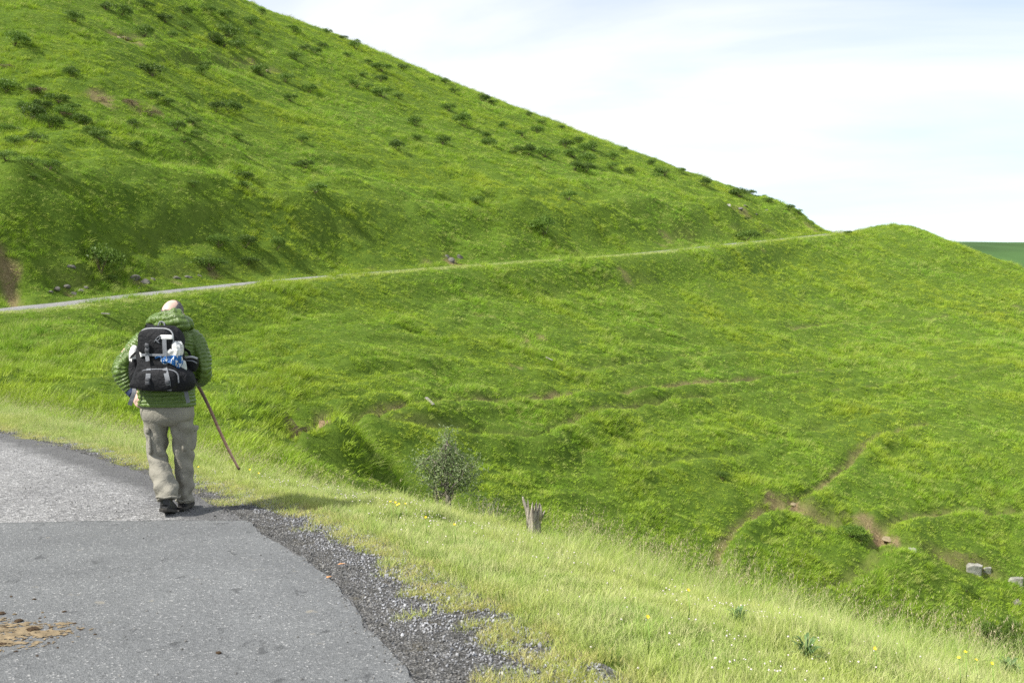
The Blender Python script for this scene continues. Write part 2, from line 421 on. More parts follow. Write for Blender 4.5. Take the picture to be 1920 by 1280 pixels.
def simple(name, col, rough=.6, var=.15, scale=6.0, bmp=0.0, spec=.3, bscale=None):
    m, t, b = new_mat(name)
    tcn = N(t, "ShaderNodeTexCoord").outputs['Object']
    n = noise(t, tcn, scale, 5)
    c = np.array(col)
    r = ramp(t, n.outputs['Fac'], [(.3, tuple(c * (1 - var))), (.7, tuple(np.clip(c * (1 + var), 0, 1)))])
    t.links.new(r.outputs[0], b.inputs['Base Color'])
    b.inputs['Roughness'].default_value = rough; b.inputs['Specular IOR Level'].default_value = spec
    if bmp:
        n2 = noise(t, tcn, bscale or scale * 4, 6); bump(t, b, n2.outputs['Fac'], bmp, .01)
    return m

def ground_mat():
    m, t, b = new_mat("turf_and_soil")
    p = geo_pos(t)
    a = N(t, "ShaderNodeAttribute", attribute_name="dirt")
    n1_ = noise(t, p, .25, 5, .6); n2_ = noise(t, p, 2.6, 5, .65); n3_ = noise(t, p, 14, 4, .6)
    g1 = ramp(t, n1_.outputs['Fac'], [(.3, (.056, .108, .012)), (.7, (.100, .155, .018))]).outputs[0]
    g2 = ramp(t, n2_.outputs['Fac'], [(.3, (.036, .074, .009)), (.7, (.125, .185, .022))]).outputs[0]
    g = mixc(t, .5, g1, g2)
    g = mixc(t, ramp(t, n3_.outputs['Fac'], [(.62, (0, 0, 0)), (.8, (.7, .7, .7))]).outputs[0], g, (.09, .075, .035))
    d = ramp(t, n3_.outputs['Fac'], [(.25, (.085, .060, .034)), (.5, (.20, .145, .080)), (.75, (.34, .26, .155))]).outputs[0]
    c = mixc(t, a.outputs['Fac'], g, d)
    t.links.new(c, b.inputs['Base Color']); b.inputs['Roughness'].default_value = .95; b.inputs['Specular IOR Level'].default_value = .1
    bump(t, b, noise(t, p, 6, 7, .7).outputs['Fac'], .9, .12)
    return m
M_GROUND = ground_mat()

def blade_mat(name, dark, light, dry, dryness, scale=.35, transl=.35, big=.06):
    m, t, b = new_mat(name)
    p = geo_pos(t)
    oi = N(t, "ShaderNodeObjectInfo")
    n1_ = noise(t, p, scale, 4, .6); n2_ = noise(t, p, big, 4, .55)
    c = ramp(t, n1_.outputs['Fac'], [(.28, dark), (.72, light)]).outputs[0]
    hs = N(t, "ShaderNodeHueSaturation"); t.links.new(c, hs.inputs['Color'])
    mr = N(t, "ShaderNodeMapRange"); t.links.new(oi.outputs['Random'], mr.inputs[0]); mr.inputs[3].default_value = .78; mr.inputs[4].default_value = 1.25
    t.links.new(mr.outputs[0], hs.inputs['Value'])
    mh = N(t, "ShaderNodeMapRange"); t.links.new(n2_.outputs['Fac'], mh.inputs[0]); mh.inputs[1].default_value = .3; mh.inputs[2].default_value = .7
    mh.inputs[3].default_value = .475; mh.inputs[4].default_value = .515
    t.links.new(mh.outputs[0], hs.inputs['Hue'])
    ad = N(t, "ShaderNodeMath", operation='ADD'); t.links.new(n2_.outputs['Fac'], ad.inputs[0])
    r2 = N(t, "ShaderNodeMath", operation='MULTIPLY'); t.links.new(oi.outputs['Random'], r2.inputs[0]); r2.inputs[1].default_value = 7.13
    fr = N(t, "ShaderNodeMath", operation='FRACT'); t.links.new(r2.outputs[0], fr.inputs[0])
    t.links.new(fr.outputs[0], ad.inputs[1])
    dm = ramp(t, ad.outputs[0], [(1.5 - dryness - .25 if dryness < 1 else .3, (0, 0, 0)), (min(1.0, 1.5 - dryness + .2), (.85, .85, .85))])
    # ad runs 0.3..1.7, so squeeze to 0..1 first
    sq = N(t, "ShaderNodeMath", operation='MULTIPLY'); t.links.new(ad.outputs[0], sq.inputs[0]); sq.inputs[1].default_value = .6
    t.links.new(sq.outputs[0], dm.inputs[0])
    dm.color_ramp.elements[0].position = max(0.02, .86 - dryness); dm.color_ramp.elements[1].position = min(1.0, 1.08 - dryness)
    col = mixc(t, dm.outputs[0], hs.outputs[0], dry)
    t.links.new(col, b.inputs['Base Color'])
    b.inputs['Roughness'].default_value = .55; b.inputs['Specular IOR Level'].default_value = .25
    tr = N(t, "ShaderNodeBsdfTranslucent"); t.links.new(col, tr.inputs[0])
    ms = N(t, "ShaderNodeMixShader"); ms.inputs[0].default_value = transl
    t.links.new(b.outputs[0], ms.inputs[1]); t.links.new(tr.outputs[0], ms.inputs[2])
    t.links.new(ms.outputs[0], t.nodes['Material Output'].inputs[0])
    return m
M_HILL = blade_mat("pasture_grass", (.150, .290, .024), (.350, .490, .046), (.44, .47, .14), .15, scale=.75, big=.07)
M_VERGE = blade_mat("verge_turf", (.255, .385, .075), (.420, .510, .135), (.57, .56, .28), .31, scale=1.3, big=.5)
M_LONG = blade_mat("long_grass", (.205, .350, .055), (.370, .480, .110), (.55, .54, .28), .32, scale=1.1, big=.4)
M_EDGE = blade_mat("dry_edge_turf", (.31, .41, .08), (.46, .51, .15), (.57, .51, .23), .34, scale=2.2, big=1.0)
M_SEED = simple("seed_heads", (.31, .27, .165), .8, .3, 3)

def asphalt(name, lo, hi, stone, sc, blot, bs):
    m, t, b = new_mat(name)
    p = geo_pos(t)
    vo = N(t, "ShaderNodeTexVoronoi"); vo.inputs['Scale'].default_value = sc; t.links.new(p, vo.inputs['Vector'])
    cs_ = N(t, "ShaderNodeSeparateColor"); t.links.new(vo.outputs['Color'], cs_.inputs[0])
    chips = ramp(t, cs_.outputs[0], [(.0, lo), (.6, hi), (.93, hi), (1.0, stone)]).outputs[0]
    nl = noise(t, p, 1.1, 6, .6); nf = noise(t, p, 9, 5, .6)
    c = mixc(t, 1.0, chips, ramp(t, nl.outputs['Fac'], [(.25, (.80, .80, .80)), (.75, (1.12, 1.12, 1.10))]).outputs[0], 'MULTIPLY')
    mpn = N(t, "ShaderNodeMapping"); mpn.inputs['Scale'].default_value = (1.0, .55, 1); t.links.new(p, mpn.inputs[0])
    nb = noise(t, mpn.outputs[0], 5.5, 8, .74, .3)
    c = mixc(t, ramp(t, nb.outputs['Fac'], [(.60, (0, 0, 0)), (.63, (blot, blot, blot))]).outputs[0], c, tuple(np.array(lo) * .62))
    nw = noise(t, p, 7.7, 3, .5)
    c = mixc(t, ramp(t, nw.outputs['Fac'], [(.70, (0, 0, 0)), (.76, (.5, .5, .5))]).outputs[0], c, (.30, .27, .21))
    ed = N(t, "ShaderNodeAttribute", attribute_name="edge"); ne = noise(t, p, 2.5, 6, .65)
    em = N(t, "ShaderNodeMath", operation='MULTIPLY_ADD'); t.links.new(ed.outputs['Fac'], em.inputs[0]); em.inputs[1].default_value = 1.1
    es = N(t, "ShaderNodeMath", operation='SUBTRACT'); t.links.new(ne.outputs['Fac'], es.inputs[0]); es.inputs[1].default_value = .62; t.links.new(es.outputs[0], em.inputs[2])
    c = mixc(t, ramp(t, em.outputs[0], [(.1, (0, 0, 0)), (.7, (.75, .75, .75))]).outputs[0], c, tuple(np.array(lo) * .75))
    # faint wheel tracks along the lane and pale worn streaks
    nk = noise(t, mpn.outputs[0], .8, 4, .6)
    c = mixc(t, 1.0, c, ramp(t, nk.outputs['Fac'], [(.3, (.86, .86, .86)), (.7, (1.08, 1.08, 1.08))]).outputs[0], 'MULTIPLY')
    t.links.new(c, b.inputs['Base Color']); b.inputs['Roughness'].default_value = .85; b.inputs['Specular IOR Level'].default_value = .35
    bump(t, b, vo.outputs['Distance'], bs, .012)
    return m
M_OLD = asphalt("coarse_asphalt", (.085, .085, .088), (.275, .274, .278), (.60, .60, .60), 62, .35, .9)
M_PATCH = asphalt("patched_asphalt", (.092, .096, .100), (.158, .164, .170), (.38, .38, .38), 120, .75, .5)

def gravel_bed():
    m, t, b = new_mat("dark_grit")
    p = geo_pos(t)
    vo = N(t, "ShaderNodeTexVoronoi"); vo.inputs['Scale'].default_value = 75; t.links.new(p, vo.inputs['Vector'])
    cs_ = N(t, "ShaderNodeSeparateColor"); t.links.new(vo.outputs['Color'], cs_.inputs[0])
    c = ramp(t, cs_.outputs[0], [(0, (.025, .024, .022)), (.7, (.085, .083, .080)), (1, (.22, .22, .22))]).outputs[0]
    n = noise(t, p, 5, 5, .6)
    c = mixc(t, ramp(t, n.outputs['Fac'], [(.55, (0, 0, 0)), (.75, (.7, .7, .7))]).outputs[0], c, (.075, .062, .030))
    t.links.new(c, b.inputs['Base Color']); b.inputs['Roughness'].default_value = .9
    bump(t, b, vo.outputs['Distance'], 1.0, .015)
    return m
M_GRIT = gravel_bed()
def stone_mat(name, lo, hi):
    m, t, b = new_mat(name)
    oi = N(t, "ShaderNodeObjectInfo")
    c = ramp(t, oi.outputs['Random'], [(0, lo), (.75, hi), (1, tuple(np.minimum(np.array(hi) * 1.7, .8)))]).outputs[0]
    n = noise(t, N(t, "ShaderNodeTexCoord").outputs['Object'], 3, 4)
    c = mixc(t, .35, c, ramp(t, n.outputs['Fac'], [(.3, tuple(np.array(lo) * .7)), (.7, hi)]).outputs[0])
    t.links.new(c, b.inputs['Base Color']); b.inputs['Roughness'].default_value = .8
    return m
M_STONE_L = stone_mat("grey_chippings", (.13, .132, .140), (.29, .295, .31))
M_STONE_D = stone_mat("dark_chippings", (.045, .045, .043), (.145, .142, .135))

# ------------------------------------------------------------------ terrain mesh
q = np.arange((NV - 1) * NU).reshape(NV - 1, NU)[:, :-1].ravel()
faces = np.stack([q, q + 1, q + NU + 1, q + NU], 1)
gm = mesh_data("hillside", np.stack([fx, fy, Z], 1), faces, smooth=True)
at_ = gm.attributes.new("dirt", 'FLOAT', 'POINT'); at_.data.foreach_set("value", dirt.astype(np.float32))
terrain = link("hillside_terrain", gm, M_GROUND)
tag(terrain, "steep green pasture hillside and hollow with worn cattle trails", kind="structure")

# wide low ground under everything, out to the horizon, and the far hill beyond the spur
gx, gyy = np.meshgrid(np.linspace(-3500, 3500, 60), np.linspace(-1500, 5500, 60))
gz = -120 + 8 * fbm(gx / 700, gyy / 700, 3, 3) - 25 * sstep(800, 3500, np.hypot(gx, gyy))
qq = np.arange(59 * 60).reshape(59, 60)[:, :-1].ravel()
vf = np.stack([qq, qq + 1, qq + 61, qq + 60], 1)
M_FAR = simple("far_pasture", (.050, .100, .030), .95, .25, .03, .6, .1, .5)
low = link("valley_ground", mesh_data("valley_ground", np.stack([gx.ravel(), gyy.ravel(), gz.ravel()], 1), vf, True), M_FAR)
tag(low, "low green valley ground far below the slopes", kind="structure")
nx, ny = 150, 70
hx, hy = np.meshgrid(np.linspace(60, 620, nx), np.linspace(360, 640, ny))
top = CAMZ + (HZ - 457) / F * 470
hz = -118 + (top + 118) * np.clip(1 - ((hy - 470) / 260) ** 2, 0, None) ** .6 * np.clip(1 - ((hx - 340) / 320) ** 8, 0, None) + 1.6 * fbm(hx / 60, hy / 60, 6, 3)
qq = np.arange((ny - 1) * nx).reshape(ny - 1, nx)[:, :-1].ravel()
dh = link("distant_hill", mesh_data("distant_hill", np.stack([hx.ravel(), hy.ravel(), hz.ravel()], 1), np.stack([qq, qq + 1, qq + nx + 1, qq + nx], 1), True), M_FAR)
tag(dh, "dark green far hill rising behind the spur", kind="structure")

# ------------------------------------------------------------------ road, patch, gravel shoulder
Tn = np.gradient(ROADL[:, :2], axis=0); Tn /= np.linalg.norm(Tn, axis=1)[:, None]
RN = np.stack([Tn[:, 1], -Tn[:, 0]], 1)                  # to the right: valley side
gw = 0.40 + 0.17 * (1 - sstep(4.5, 6.5, ROADL[:, 1])) - 0.26 * sstep(7.6, 10.5, ROADL[:, 1])                  # width of the gravel shoulder
def ribbon(o0, o1, n, zf, mask=None):
    idx = np.arange(len(ROADL)) if mask is None else np.where(mask)[0]
    tt = np.linspace(0, 1, n)
    V = []
    for i in idx:
        a = o0[i]; b_ = o1[i]
        for t_ in tt:
            o = a + (b_ - a) * t_
            P = ROADL[i, :2] + RN[i] * o
            V.append((P[0], P[1], ROADL[i, 2] + zf(i, t_, P)))
    V = np.array(V); m = len(idx)
    q = np.arange((m - 1) * n).reshape(m - 1, n)[:, :-1].ravel()
    return V, np.stack([q, q + 1, q + n + 1, q + n], 1)
ones = np.ones(len(ROADL))
wob = 0.07 * fbm(ROADS / .9, ROADS * 0 + 3.3, 5, 3)
V, Fc = ribbon(-RW * ones, -gw + wob, 12, lambda i, t_, P: -0.004 + 0.03 * math.sin(math.pi * t_))
rmesh = mesh_data("road", V, Fc, True)
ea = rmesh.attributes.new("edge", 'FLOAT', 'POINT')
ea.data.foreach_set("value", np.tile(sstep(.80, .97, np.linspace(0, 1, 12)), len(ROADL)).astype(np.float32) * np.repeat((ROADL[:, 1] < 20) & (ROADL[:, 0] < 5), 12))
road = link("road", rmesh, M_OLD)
tag(road, "narrow grey asphalt mountain road curving round the head of the hollow", kind="structure")
V, Fc = ribbon(-gw + wob - .04, 0.10 + .24 * (ROADL[:, 1] < 15), 8, lambda i, t_, P: -0.012 - 0.012 * t_)
shoulder = link("gravel_shoulder", mesh_data("gravel_shoulder", V, Fc, True), M_GRIT)
tag(shoulder, "dark gritty shoulder between asphalt and grass verge", kind="structure")
# newer patch: its far end is a straight saw cut across the road
def patch_end(P): return 7.86 + 0.14 * (P[0] + 2.18) + 0.012 * math.sin(P[0] * 9)
pmask = ROADL[:, 1] < 10.5
pmask[np.argmax(~pmask):] = False
V, Fc = ribbon(-(RW - .1) * ones, -gw + wob * 1.0 - .015, 60, lambda i, t_, P: 0.0)
idx = np.where(pmask)[0]
tt = np.linspace(0, 1, 60); rows = []
lines = []
fine_s = np.arange(0, ROADS[idx[-1]], .08)
FL = np.stack([np.interp(fine_s, ROADS, ROADL[:, k]) for k in range(2)], 1)
FN = np.stack([np.interp(fine_s, ROADS, RN[:, k]) for k in range(2)], 1)
fw = np.interp(fine_s, ROADS, -gw + wob - .015) + .035 * fbm(fine_s / .16, fine_s * 0 + 8.8, 6, 3)
V = []
for i in range(len(FL)):
    for t_ in tt:
        P = FL[i] + FN[i] * (-(RW - .1) + (fw[i] + RW - .1) * t_)
        yc = patch_end(P)
        V.append((P[0], min(P[1], yc + 1e-4 * (P[1] - yc)), 0.004 + 0.03 * math.sin(math.pi * t_)))
V = np.array(V); m = len(FL)
q = np.arange((m - 1) * 60).reshape(m - 1, 60)[:, :-1].ravel()
Fc = np.stack([q, q + 1, q + 61, q + 60], 1)
keep = (V[Fc][:, :, 1].max(1) - V[Fc][:, :, 1].min(1)) > 1e-3
patch = link("asphalt_patch", mesh_data("asphalt_patch", V, Fc[keep], True), M_PATCH)
tag(patch, "smoother darker asphalt patch laid over the old road surface", kind="structure")

# ------------------------------------------------------------------ grass and gravel (masses nobody could count)
def tuft_mesh(name, n, h, spread, width, bend, seed, mat, segs=2, heads=0, headmat=None, headh=1.0, lean=(0, 0), flop=0.0):
    r = np.random.default_rng(seed)
    V, Fc, MI = [], [], []
    for k in range(n):
        a = r.random() * 6.283; rad = spread * math.sqrt(r.random())
        bx, by = rad * math.cos(a), rad * math.sin(a)
        la = a + r.normal(0, .9) if rad > .2 * spread else r.random() * 6.283
        hh = h * r.uniform(.5, 1.12); bd = bend * r.uniform(.3, 1.3) * hh
        w = width * r.uniform(.65, 1.3)
        fa = r.random() * 6.283; wx, wy = math.cos(fa) * w / 2, math.sin(fa) * w / 2
        head = k < heads
        if head: hh = h * headh * r.uniform(.8, 1.15); w *= .55; wx *= .55; wy *= .55
        i0 = len(V)
        for s in range(segs + 1):
            t = s / segs
            cx = bx + (math.cos(la) * bd + lean[0] * hh) * t * t; cy = by + (math.sin(la) * bd + lean[1] * hh) * t * t
            cz = hh * (t - flop * t * t * .5)
            ww = (1 - t) ** .7
            if s == segs and not head: V.append((cx, cy, cz))
            else:
                ww = max(ww, .35) if head else ww
                V.append((cx - wx * ww, cy - wy * ww, cz)); V.append((cx + wx * ww, cy + wy * ww, cz))
        for s in range(segs):
            b = i0 + 2 * s
            if s == segs - 1 and not head: Fc.append((b, b + 1, b + 2)); MI.append(0)
            else: Fc.append((b, b + 1, b + 3, b + 2)); MI.append(0)
        if head:     # feathery panicle: a few thin spikelets round the stem tip
            for s in range(9):
                t = .76 + .26 * s / 8
                cx = bx + (math.cos(la) * bd + lean[0] * hh) * t * t; cy = by + (math.sin(la) * bd + lean[1] * hh) * t * t; cz = hh * t
                aa = r.random() * 6.283; ln = .015 * (1.15 - (t - .76) * 2.2) * h / .4; dx, dy = math.cos(aa) * ln, math.sin(aa) * ln
                j = len(V)
                V += [(cx, cy, cz), (cx + dx - dy * .2, cy + dy + dx * .2, cz + ln * 1.3), (cx + dx + dy * .2, cy + dy - dx * .2, cz + ln * 1.7)]
                Fc.append((j, j + 1, j + 2)); MI.append(1)
    me = mesh_data(name, V, Fc)
    me.materials.append(mat)
    if headmat is not None: me.materials.append(headmat)
    me.polygons.foreach_set("material_index", np.array(MI, dtype=np.int32))
    return me

def scatter(name, P, rot, scl, idx, protos, label, cat=None):
    """one object whose points each carry a copy of one of the prototype meshes"""
    coll = bpy.data.collections.new(name + "_kinds")
    for i, me in enumerate(protos):
        o = bpy.data.objects.new("%02d_%s" % (i, me.name), me); coll.objects.link(o)
    me = bpy.data.meshes.new(name)
    P = np.asarray(P, np.float32)
    me.vertices.add(len(P)); me.vertices.foreach_set("co", P.ravel())
    for nm, typ, arr in (("rot", 'FLOAT_VECTOR', rot), ("scl", 'FLOAT_VECTOR', scl), ("kind_index", 'INT', idx)):
        a = me.attributes.new(nm, typ, 'POINT')
        a.data.foreach_set("vector" if typ == 'FLOAT_VECTOR' else "value", np.asarray(arr, np.int32 if typ == 'INT' else np.float32).ravel())
    o = link(name, me)
    g = bpy.data.node_groups.new(name, 'GeometryNodeTree')
    g.interface.new_socket("Geometry", in_out='INPUT', socket_type='NodeSocketGeometry')
    g.interface.new_socket("Geometry", in_out='OUTPUT', socket_type='NodeSocketGeometry')
    gi = N(g, "NodeGroupInput"); go = N(g, "NodeGroupOutput")
    ci_ = N(g, "GeometryNodeCollectionInfo"); ci_.inputs['Collection'].default_value = coll
    ci_.inputs['Separate Children'].default_value = True; ci_.inputs['Reset Children'].default_value = True
    iop = N(g, "GeometryNodeInstanceOnPoints"); iop.inputs['Pick Instance'].default_value = True
    def att(nm, typ):
        n = N(g, "GeometryNodeInputNamedAttribute", data_type=typ); n.inputs['Name'].default_value = nm; return n.outputs[0]
    g.links.new(gi.outputs[0], iop.inputs['Points']); g.links.new(ci_.outputs[0], iop.inputs['Instance'])
    g.links.new(att("kind_index", 'INT'), iop.inputs['Instance Index'])
    e2r = N(g, "FunctionNodeEulerToRotation"); g.links.new(att("rot", 'FLOAT_VECTOR'), e2r.inputs[0])
    g.links.new(e2r.outputs[0], iop.inputs['Rotation']); g.links.new(att("scl", 'FLOAT_VECTOR'), iop.inputs['Scale'])
    g.links.new(iop.outputs[0], go.inputs[0])
    md = o.modifiers.new("scatter", 'NODES'); md.node_group = g
    tag(o, label, cat, kind="stuff")
    return o

# what the camera's side of the land can show at all, with a generous margin
ang = np.full(181, -9.0); DEP = np.arange(4, 300, 1.0); AZ = np.linspace(-.62, .62, 181)
VIS = np.zeros((len(DEP), 181))
for j, d_ in enumerate(DEP):
    e = (hb(AZ * d_, np.full(181, d_)) - CAMZ) / d_
    VIS[j] = e - ang
    ang = np.maximum(ang, e)
def visible(x, y, z, m=1.6):
    j = np.clip(y - 4, 0, len(DEP) - 1).astype(int); k = np.clip((x / y + .62) / 1.24 * 180, 0, 180).astype(int)
    return (VIS[j, k] * y > -m) & (np.abs(x / y) < .615)
def nrm(x, y, e=.5):
    gx_ = (hg(x + e, y) - hg(x - e, y)) / (2 * e); gy_ = (hg(x, y + e) - hg(x, y - e)) / (2 * e)
    return gx_, gy_

# --- pasture on the slopes, in bands of distance
def band(d0, d1, per_m2):
    n = int((d1 ** 2 - d0 ** 2) * .62 * per_m2)
    y = np.sqrt(rng.random(n) * (d1 ** 2 - d0 ** 2) + d0 ** 2); x = (rng.random(n) * 2 - 1) * .62 * y
    z = hg(x, y)
    k = visible(x, y, z); x, y, z = x[k], y[k], z[k]
    s = hrs(x, y); c = hcs(x, y); nr = hnear(x, y)
    ok = np.where(nr > .5, c > -.2, (s > .25) | (s < -RW - .35))
    dd = hd(x, y)
    ok &= rng.random(len(x)) > np.maximum(dd * 1.15, .8 * ht(x, y))
    return x[ok], y[ok], z[ok], s[ok]
KH = [tuft_mesh("pasture_tuft", 20, .20, .15, .020, .75, 100 + i, M_HILL, 2, lean=(.25, -.1)) for i in range(4)] + \
     [tuft_mesh("tall_pasture_tuft", 22, .34, .16, .020, .6, 120 + i, M_HILL, 2, lean=(.3, -.1), heads=3, headmat=M_SEED, headh=1.1) for i in range(2)]
PX_, SC_, IX_, RT_ = [], [], [], []
for d0, d1, dens, size in [(9, 22, 46, .8), (22, 40, 36, .85), (40, 65, 24, 1.0), (65, 110, 13, 1.3), (110, 200, 6.0, 1.8)]:
    x, y, z, s = band(d0, d1, dens)
    n = len(x)
    lush = fbm(x / 3.5, y / 3.5, 51, 3) + .5 * fbm(x / .9, y / .9, 53, 2)
    # tussocks stand in clumps; turf between is shorter
    hgt = .85 * np.clip(.75 + .95 * lush, .3, 1.9) * rng.uniform(.75, 1.3, n)
    sc_ = size * rng.uniform(.8, 1.25, n)
    SC_.append(np.stack([sc_, sc_, sc_ ** .55 * hgt], 1))
    IX_.append(np.where((lush > .28) & (rng.random(n) < .45), rng.integers(4, 6, n), rng.integers(0, 4, n)))
    gx_, gy_ = nrm(x, y)
    RT_.append(np.stack([np.arctan(gy_) * .55 + rng.normal(0, .12, n), -np.arctan(gx_) * .55 + rng.normal(0, .12, n), rng.normal(0, .5, n)], 1))
    PX_.append(np.stack([x, y, z - .02], 1))
scatter("pasture_grass", np.vstack(PX_), np.vstack(RT_), np.vstack(SC_), np.concatenate(IX_), KH, "short tussocky green pasture grass covering the hill and hollow")
print("pasture tufts", sum(map(len, PX_)))

# --- pale dry strip on the outer shoulder of the far road
m_ = (ROADS > S_NEAR + 4) & (ROADL[:, 1] < 175)
i_ = rng.choice(np.where(m_)[0], 9000); o_ = rng.uniform(.25, 1.3, 9000)
x = ROADL[i_, 0] + RN[i_, 0] * o_ + rng.uniform(-.3, .3, 9000); y = ROADL[i_, 1] + RN[i_, 1] * o_ + rng.uniform(-.3, .3, 9000)
k = np.abs(x / y) < .6; x, y = x[k], y[k]; n = len(x)
scatter("roadside_grass", np.stack([x, y, hg(x, y) - .02], 1), np.stack([rng.normal(0, .1, n), rng.normal(0, .1, n), rng.random(n) * 6.28], 1), np.stack([np.full(n, 1.3), np.full(n, 1.3), rng.uniform(.35, .8, n) * np.interp(y, [50, 62, 75], [1.15, 1.15, 1.5])], 1),
        rng.integers(0, 3, n), [tuft_mesh("roadside_tuft", 20, .20, .16, .018, .6, 160 + i, M_VERGE, 2) for i in range(3)], "pale dry grass strip along the outer edge of the far road")

# --- verge by the near road
def verge_pts(n, x0, x1, y0, y1):
    x = rng.uniform(x0, x1, n); y = rng.uniform(y0, y1, n)
    k = (np.abs(x / np.maximum(y, .1)) < .68) & (y > 3.0)
    x, y = x[k], y[k]
    s, i = nearest(x, y, ROADL); c, _ = nearest(x, y, CRESTL)
    return x, y, hg(x, y), s, c
x, y, z, s, c = verge_pts(210000, -12.5, 5.5, 3.4, 20)
ragged = .55 * fbm(x / .34, y / .24, 61, 3) + .26 * fbm(x / 1.1, y / 1.1, 63, 2)
k = (s + ragged - np.interp(y, [5, 6.5], [.08, 0]) > .0) & (c < 1.2)
x, y, z, s, c = x[k], y[k], z[k], s[k], c[k]
rel = s / (s - np.minimum(c, 0) + .05)
KV = [tuft_mesh("verge_tuft", 18, .062, .05, .0030, .9, 200 + i, M_VERGE, 2) for i in range(4)] + \
     [tuft_mesh("edge_tuft", 18, .040, .05, .0032, 1.0, 220 + i, M_EDGE, 2) for i in range(3)] + \
     [tuft_mesh("taller_verge_tuft", 15, .115, .05, .0030, .7, 240 + i, M_VERGE, 3, lean=(.1, 0)) for i in range(2)]
u = rng.random(len(x))
patchy = fbm(x / .6, y / .6, 67, 3)
edge = s < .16 + .25 * u + .22 * patchy
taller = (rel + .35 * patchy > .55) & (u < .55)
ix = np.where(edge, rng.integers(4, 7, len(x)), np.where(taller, rng.integers(7, 9, len(x)), rng.integers(0, 4, len(x))))
lowz = np.where(s < .12, -.012, 0)
hs_ = rng.uniform(.7, 1.3, len(x)) * (1 + .45 * patchy)
sx = rng.uniform(.85, 1.25, len(x))
scatter("verge_grass", np.stack([x, y, np.where(s < .5, np.maximum(z, -.022), z) - .004], 1), np.stack([rng.normal(0, .12, len(x)), rng.normal(0, .12, len(x)), rng.random(len(x)) * 6.28], 1),
        np.stack([sx, sx, hs_], 1), ix, KV, "short yellowish turf on the verge along the gravel")
print("verge tufts", len(x))

# --- long seeding grass along the crest of the verge
x, y, z, s, c = verge_pts(42000, -13, 7, 4, 22)
dn = .45 * fbm(x / 1.3, y / 1.3, 71, 3)
wide = np.interp(x, [-12, -4, 0, 2.5, 4], [.45, .55, .7, 1.0, 1.1])
k = (c + dn > -wide) & (c < 2.2) & (s > .35) & (rng.random(len(x)) < np.clip(.25 + .75 * sstep(-1, .25, (c + dn) / wide), 0, 1))
x, y, z, s, c = x[k], y[k], z[k], s[k], c[k]
KL = [tuft_mesh("long_tuft", 14, .34, .06, .0040, .55, 300 + i, M_LONG, 4, lean=(.16, 0)) for i in range(4)] + \
     [tuft_mesh("seeding_tuft", 11, .34, .07, .0040, .50, 320 + i, M_LONG, 4, heads=3, headmat=M_SEED, headh=1.4, lean=(.22, 0)) for i in range(4)]
n = len(x)
ix = np.where(rng.random(n) < .24, rng.integers(4, 8, n), rng.integers(0, 4, n))
hs_ = rng.uniform(.55, 1.1, n) * np.clip(.72 + .35 * (c + 1) / 1.6 + .3 * fbm(x / 1.5, y / 1.5, 73, 2), .4, 1.2) * np.interp(x, [-10, -3, 0, 2], [.62, .72, .95, 1.05])
sx = rng.uniform(.8, 1.2, n)
scatter("long_grass", np.stack([x, y, z - .01], 1), np.stack([rng.normal(0, .13, n), rng.normal(.05, .13, n), rng.normal(0, .7, n)], 1),
        np.stack([sx, sx, hs_], 1), ix, KL, "long pale seeding grass standing along the crest of the verge")
print("long tufts", n)

# --- gravel chippings on the shoulder
def chip(seed, mat):
    r = np.random.default_rng(seed)
    bm = bmesh.new(); bmesh.ops.create_icosphere(bm, subdivisions=1, radius=1)
    for v in bm.verts: v.co = Vector((v.co.x * 1.0, v.co.y * .8, v.co.z * .6)) * (1 + r.normal(0, .16))
    me = bpy.data.meshes.new("chipping"); bm.to_mesh(me); bm.free(); me.materials.append(mat); return me
KG = [chip(400 + i, M_STONE_L) for i in range(3)] + [chip(410 + i, M_STONE_D) for i in range(3)]
x, y, z, s, c = verge_pts(230000, -9, 1.9, 3.3, 16)
gwl = np.interp(y, [4.5, 6.5, 7.6, 8.5, 9.6, 10.5], [.57, .40, .40, .35, .19, .14])
spill = -s - gwl + .02
k = ((spill < 0) | (rng.random(len(x)) < .5 * np.exp(-np.clip(spill, 0, None) / .05) + .010 * (spill < 1.2))) & (s < .30)
x, y, s, gwl, spill = x[k], y[k], s[k], gwl[k], spill[k]
n = len(x)
lightp = np.clip(1.5 + (s / gwl) * 1.9 + .7 * fbm(x / .4, y / .4, 77, 3), .04, .95)
ix = np.where(rng.random(n) < lightp, rng.integers(0, 3, n), rng.integers(3, 6, n))
sz = rng.uniform(.004, .0095, n) * np.where(rng.random(n) < .05, 1.7, 1)
scatter("gravel", np.stack([x, y, np.where(spill > -.01, np.array([.004 + .03 * math.sin(math.pi * min(max((a + RW - .1) / (RW - .63), 0), 1)) for a in s]), -.014) + .002 * rng.random(n)], 1), rng.random((n, 3)) * 6.28, np.stack([sz] * 3, 1), ix, KG, "loose grey chippings along the edge of the asphalt")
print("chips", n)
# stray grains on the asphalt

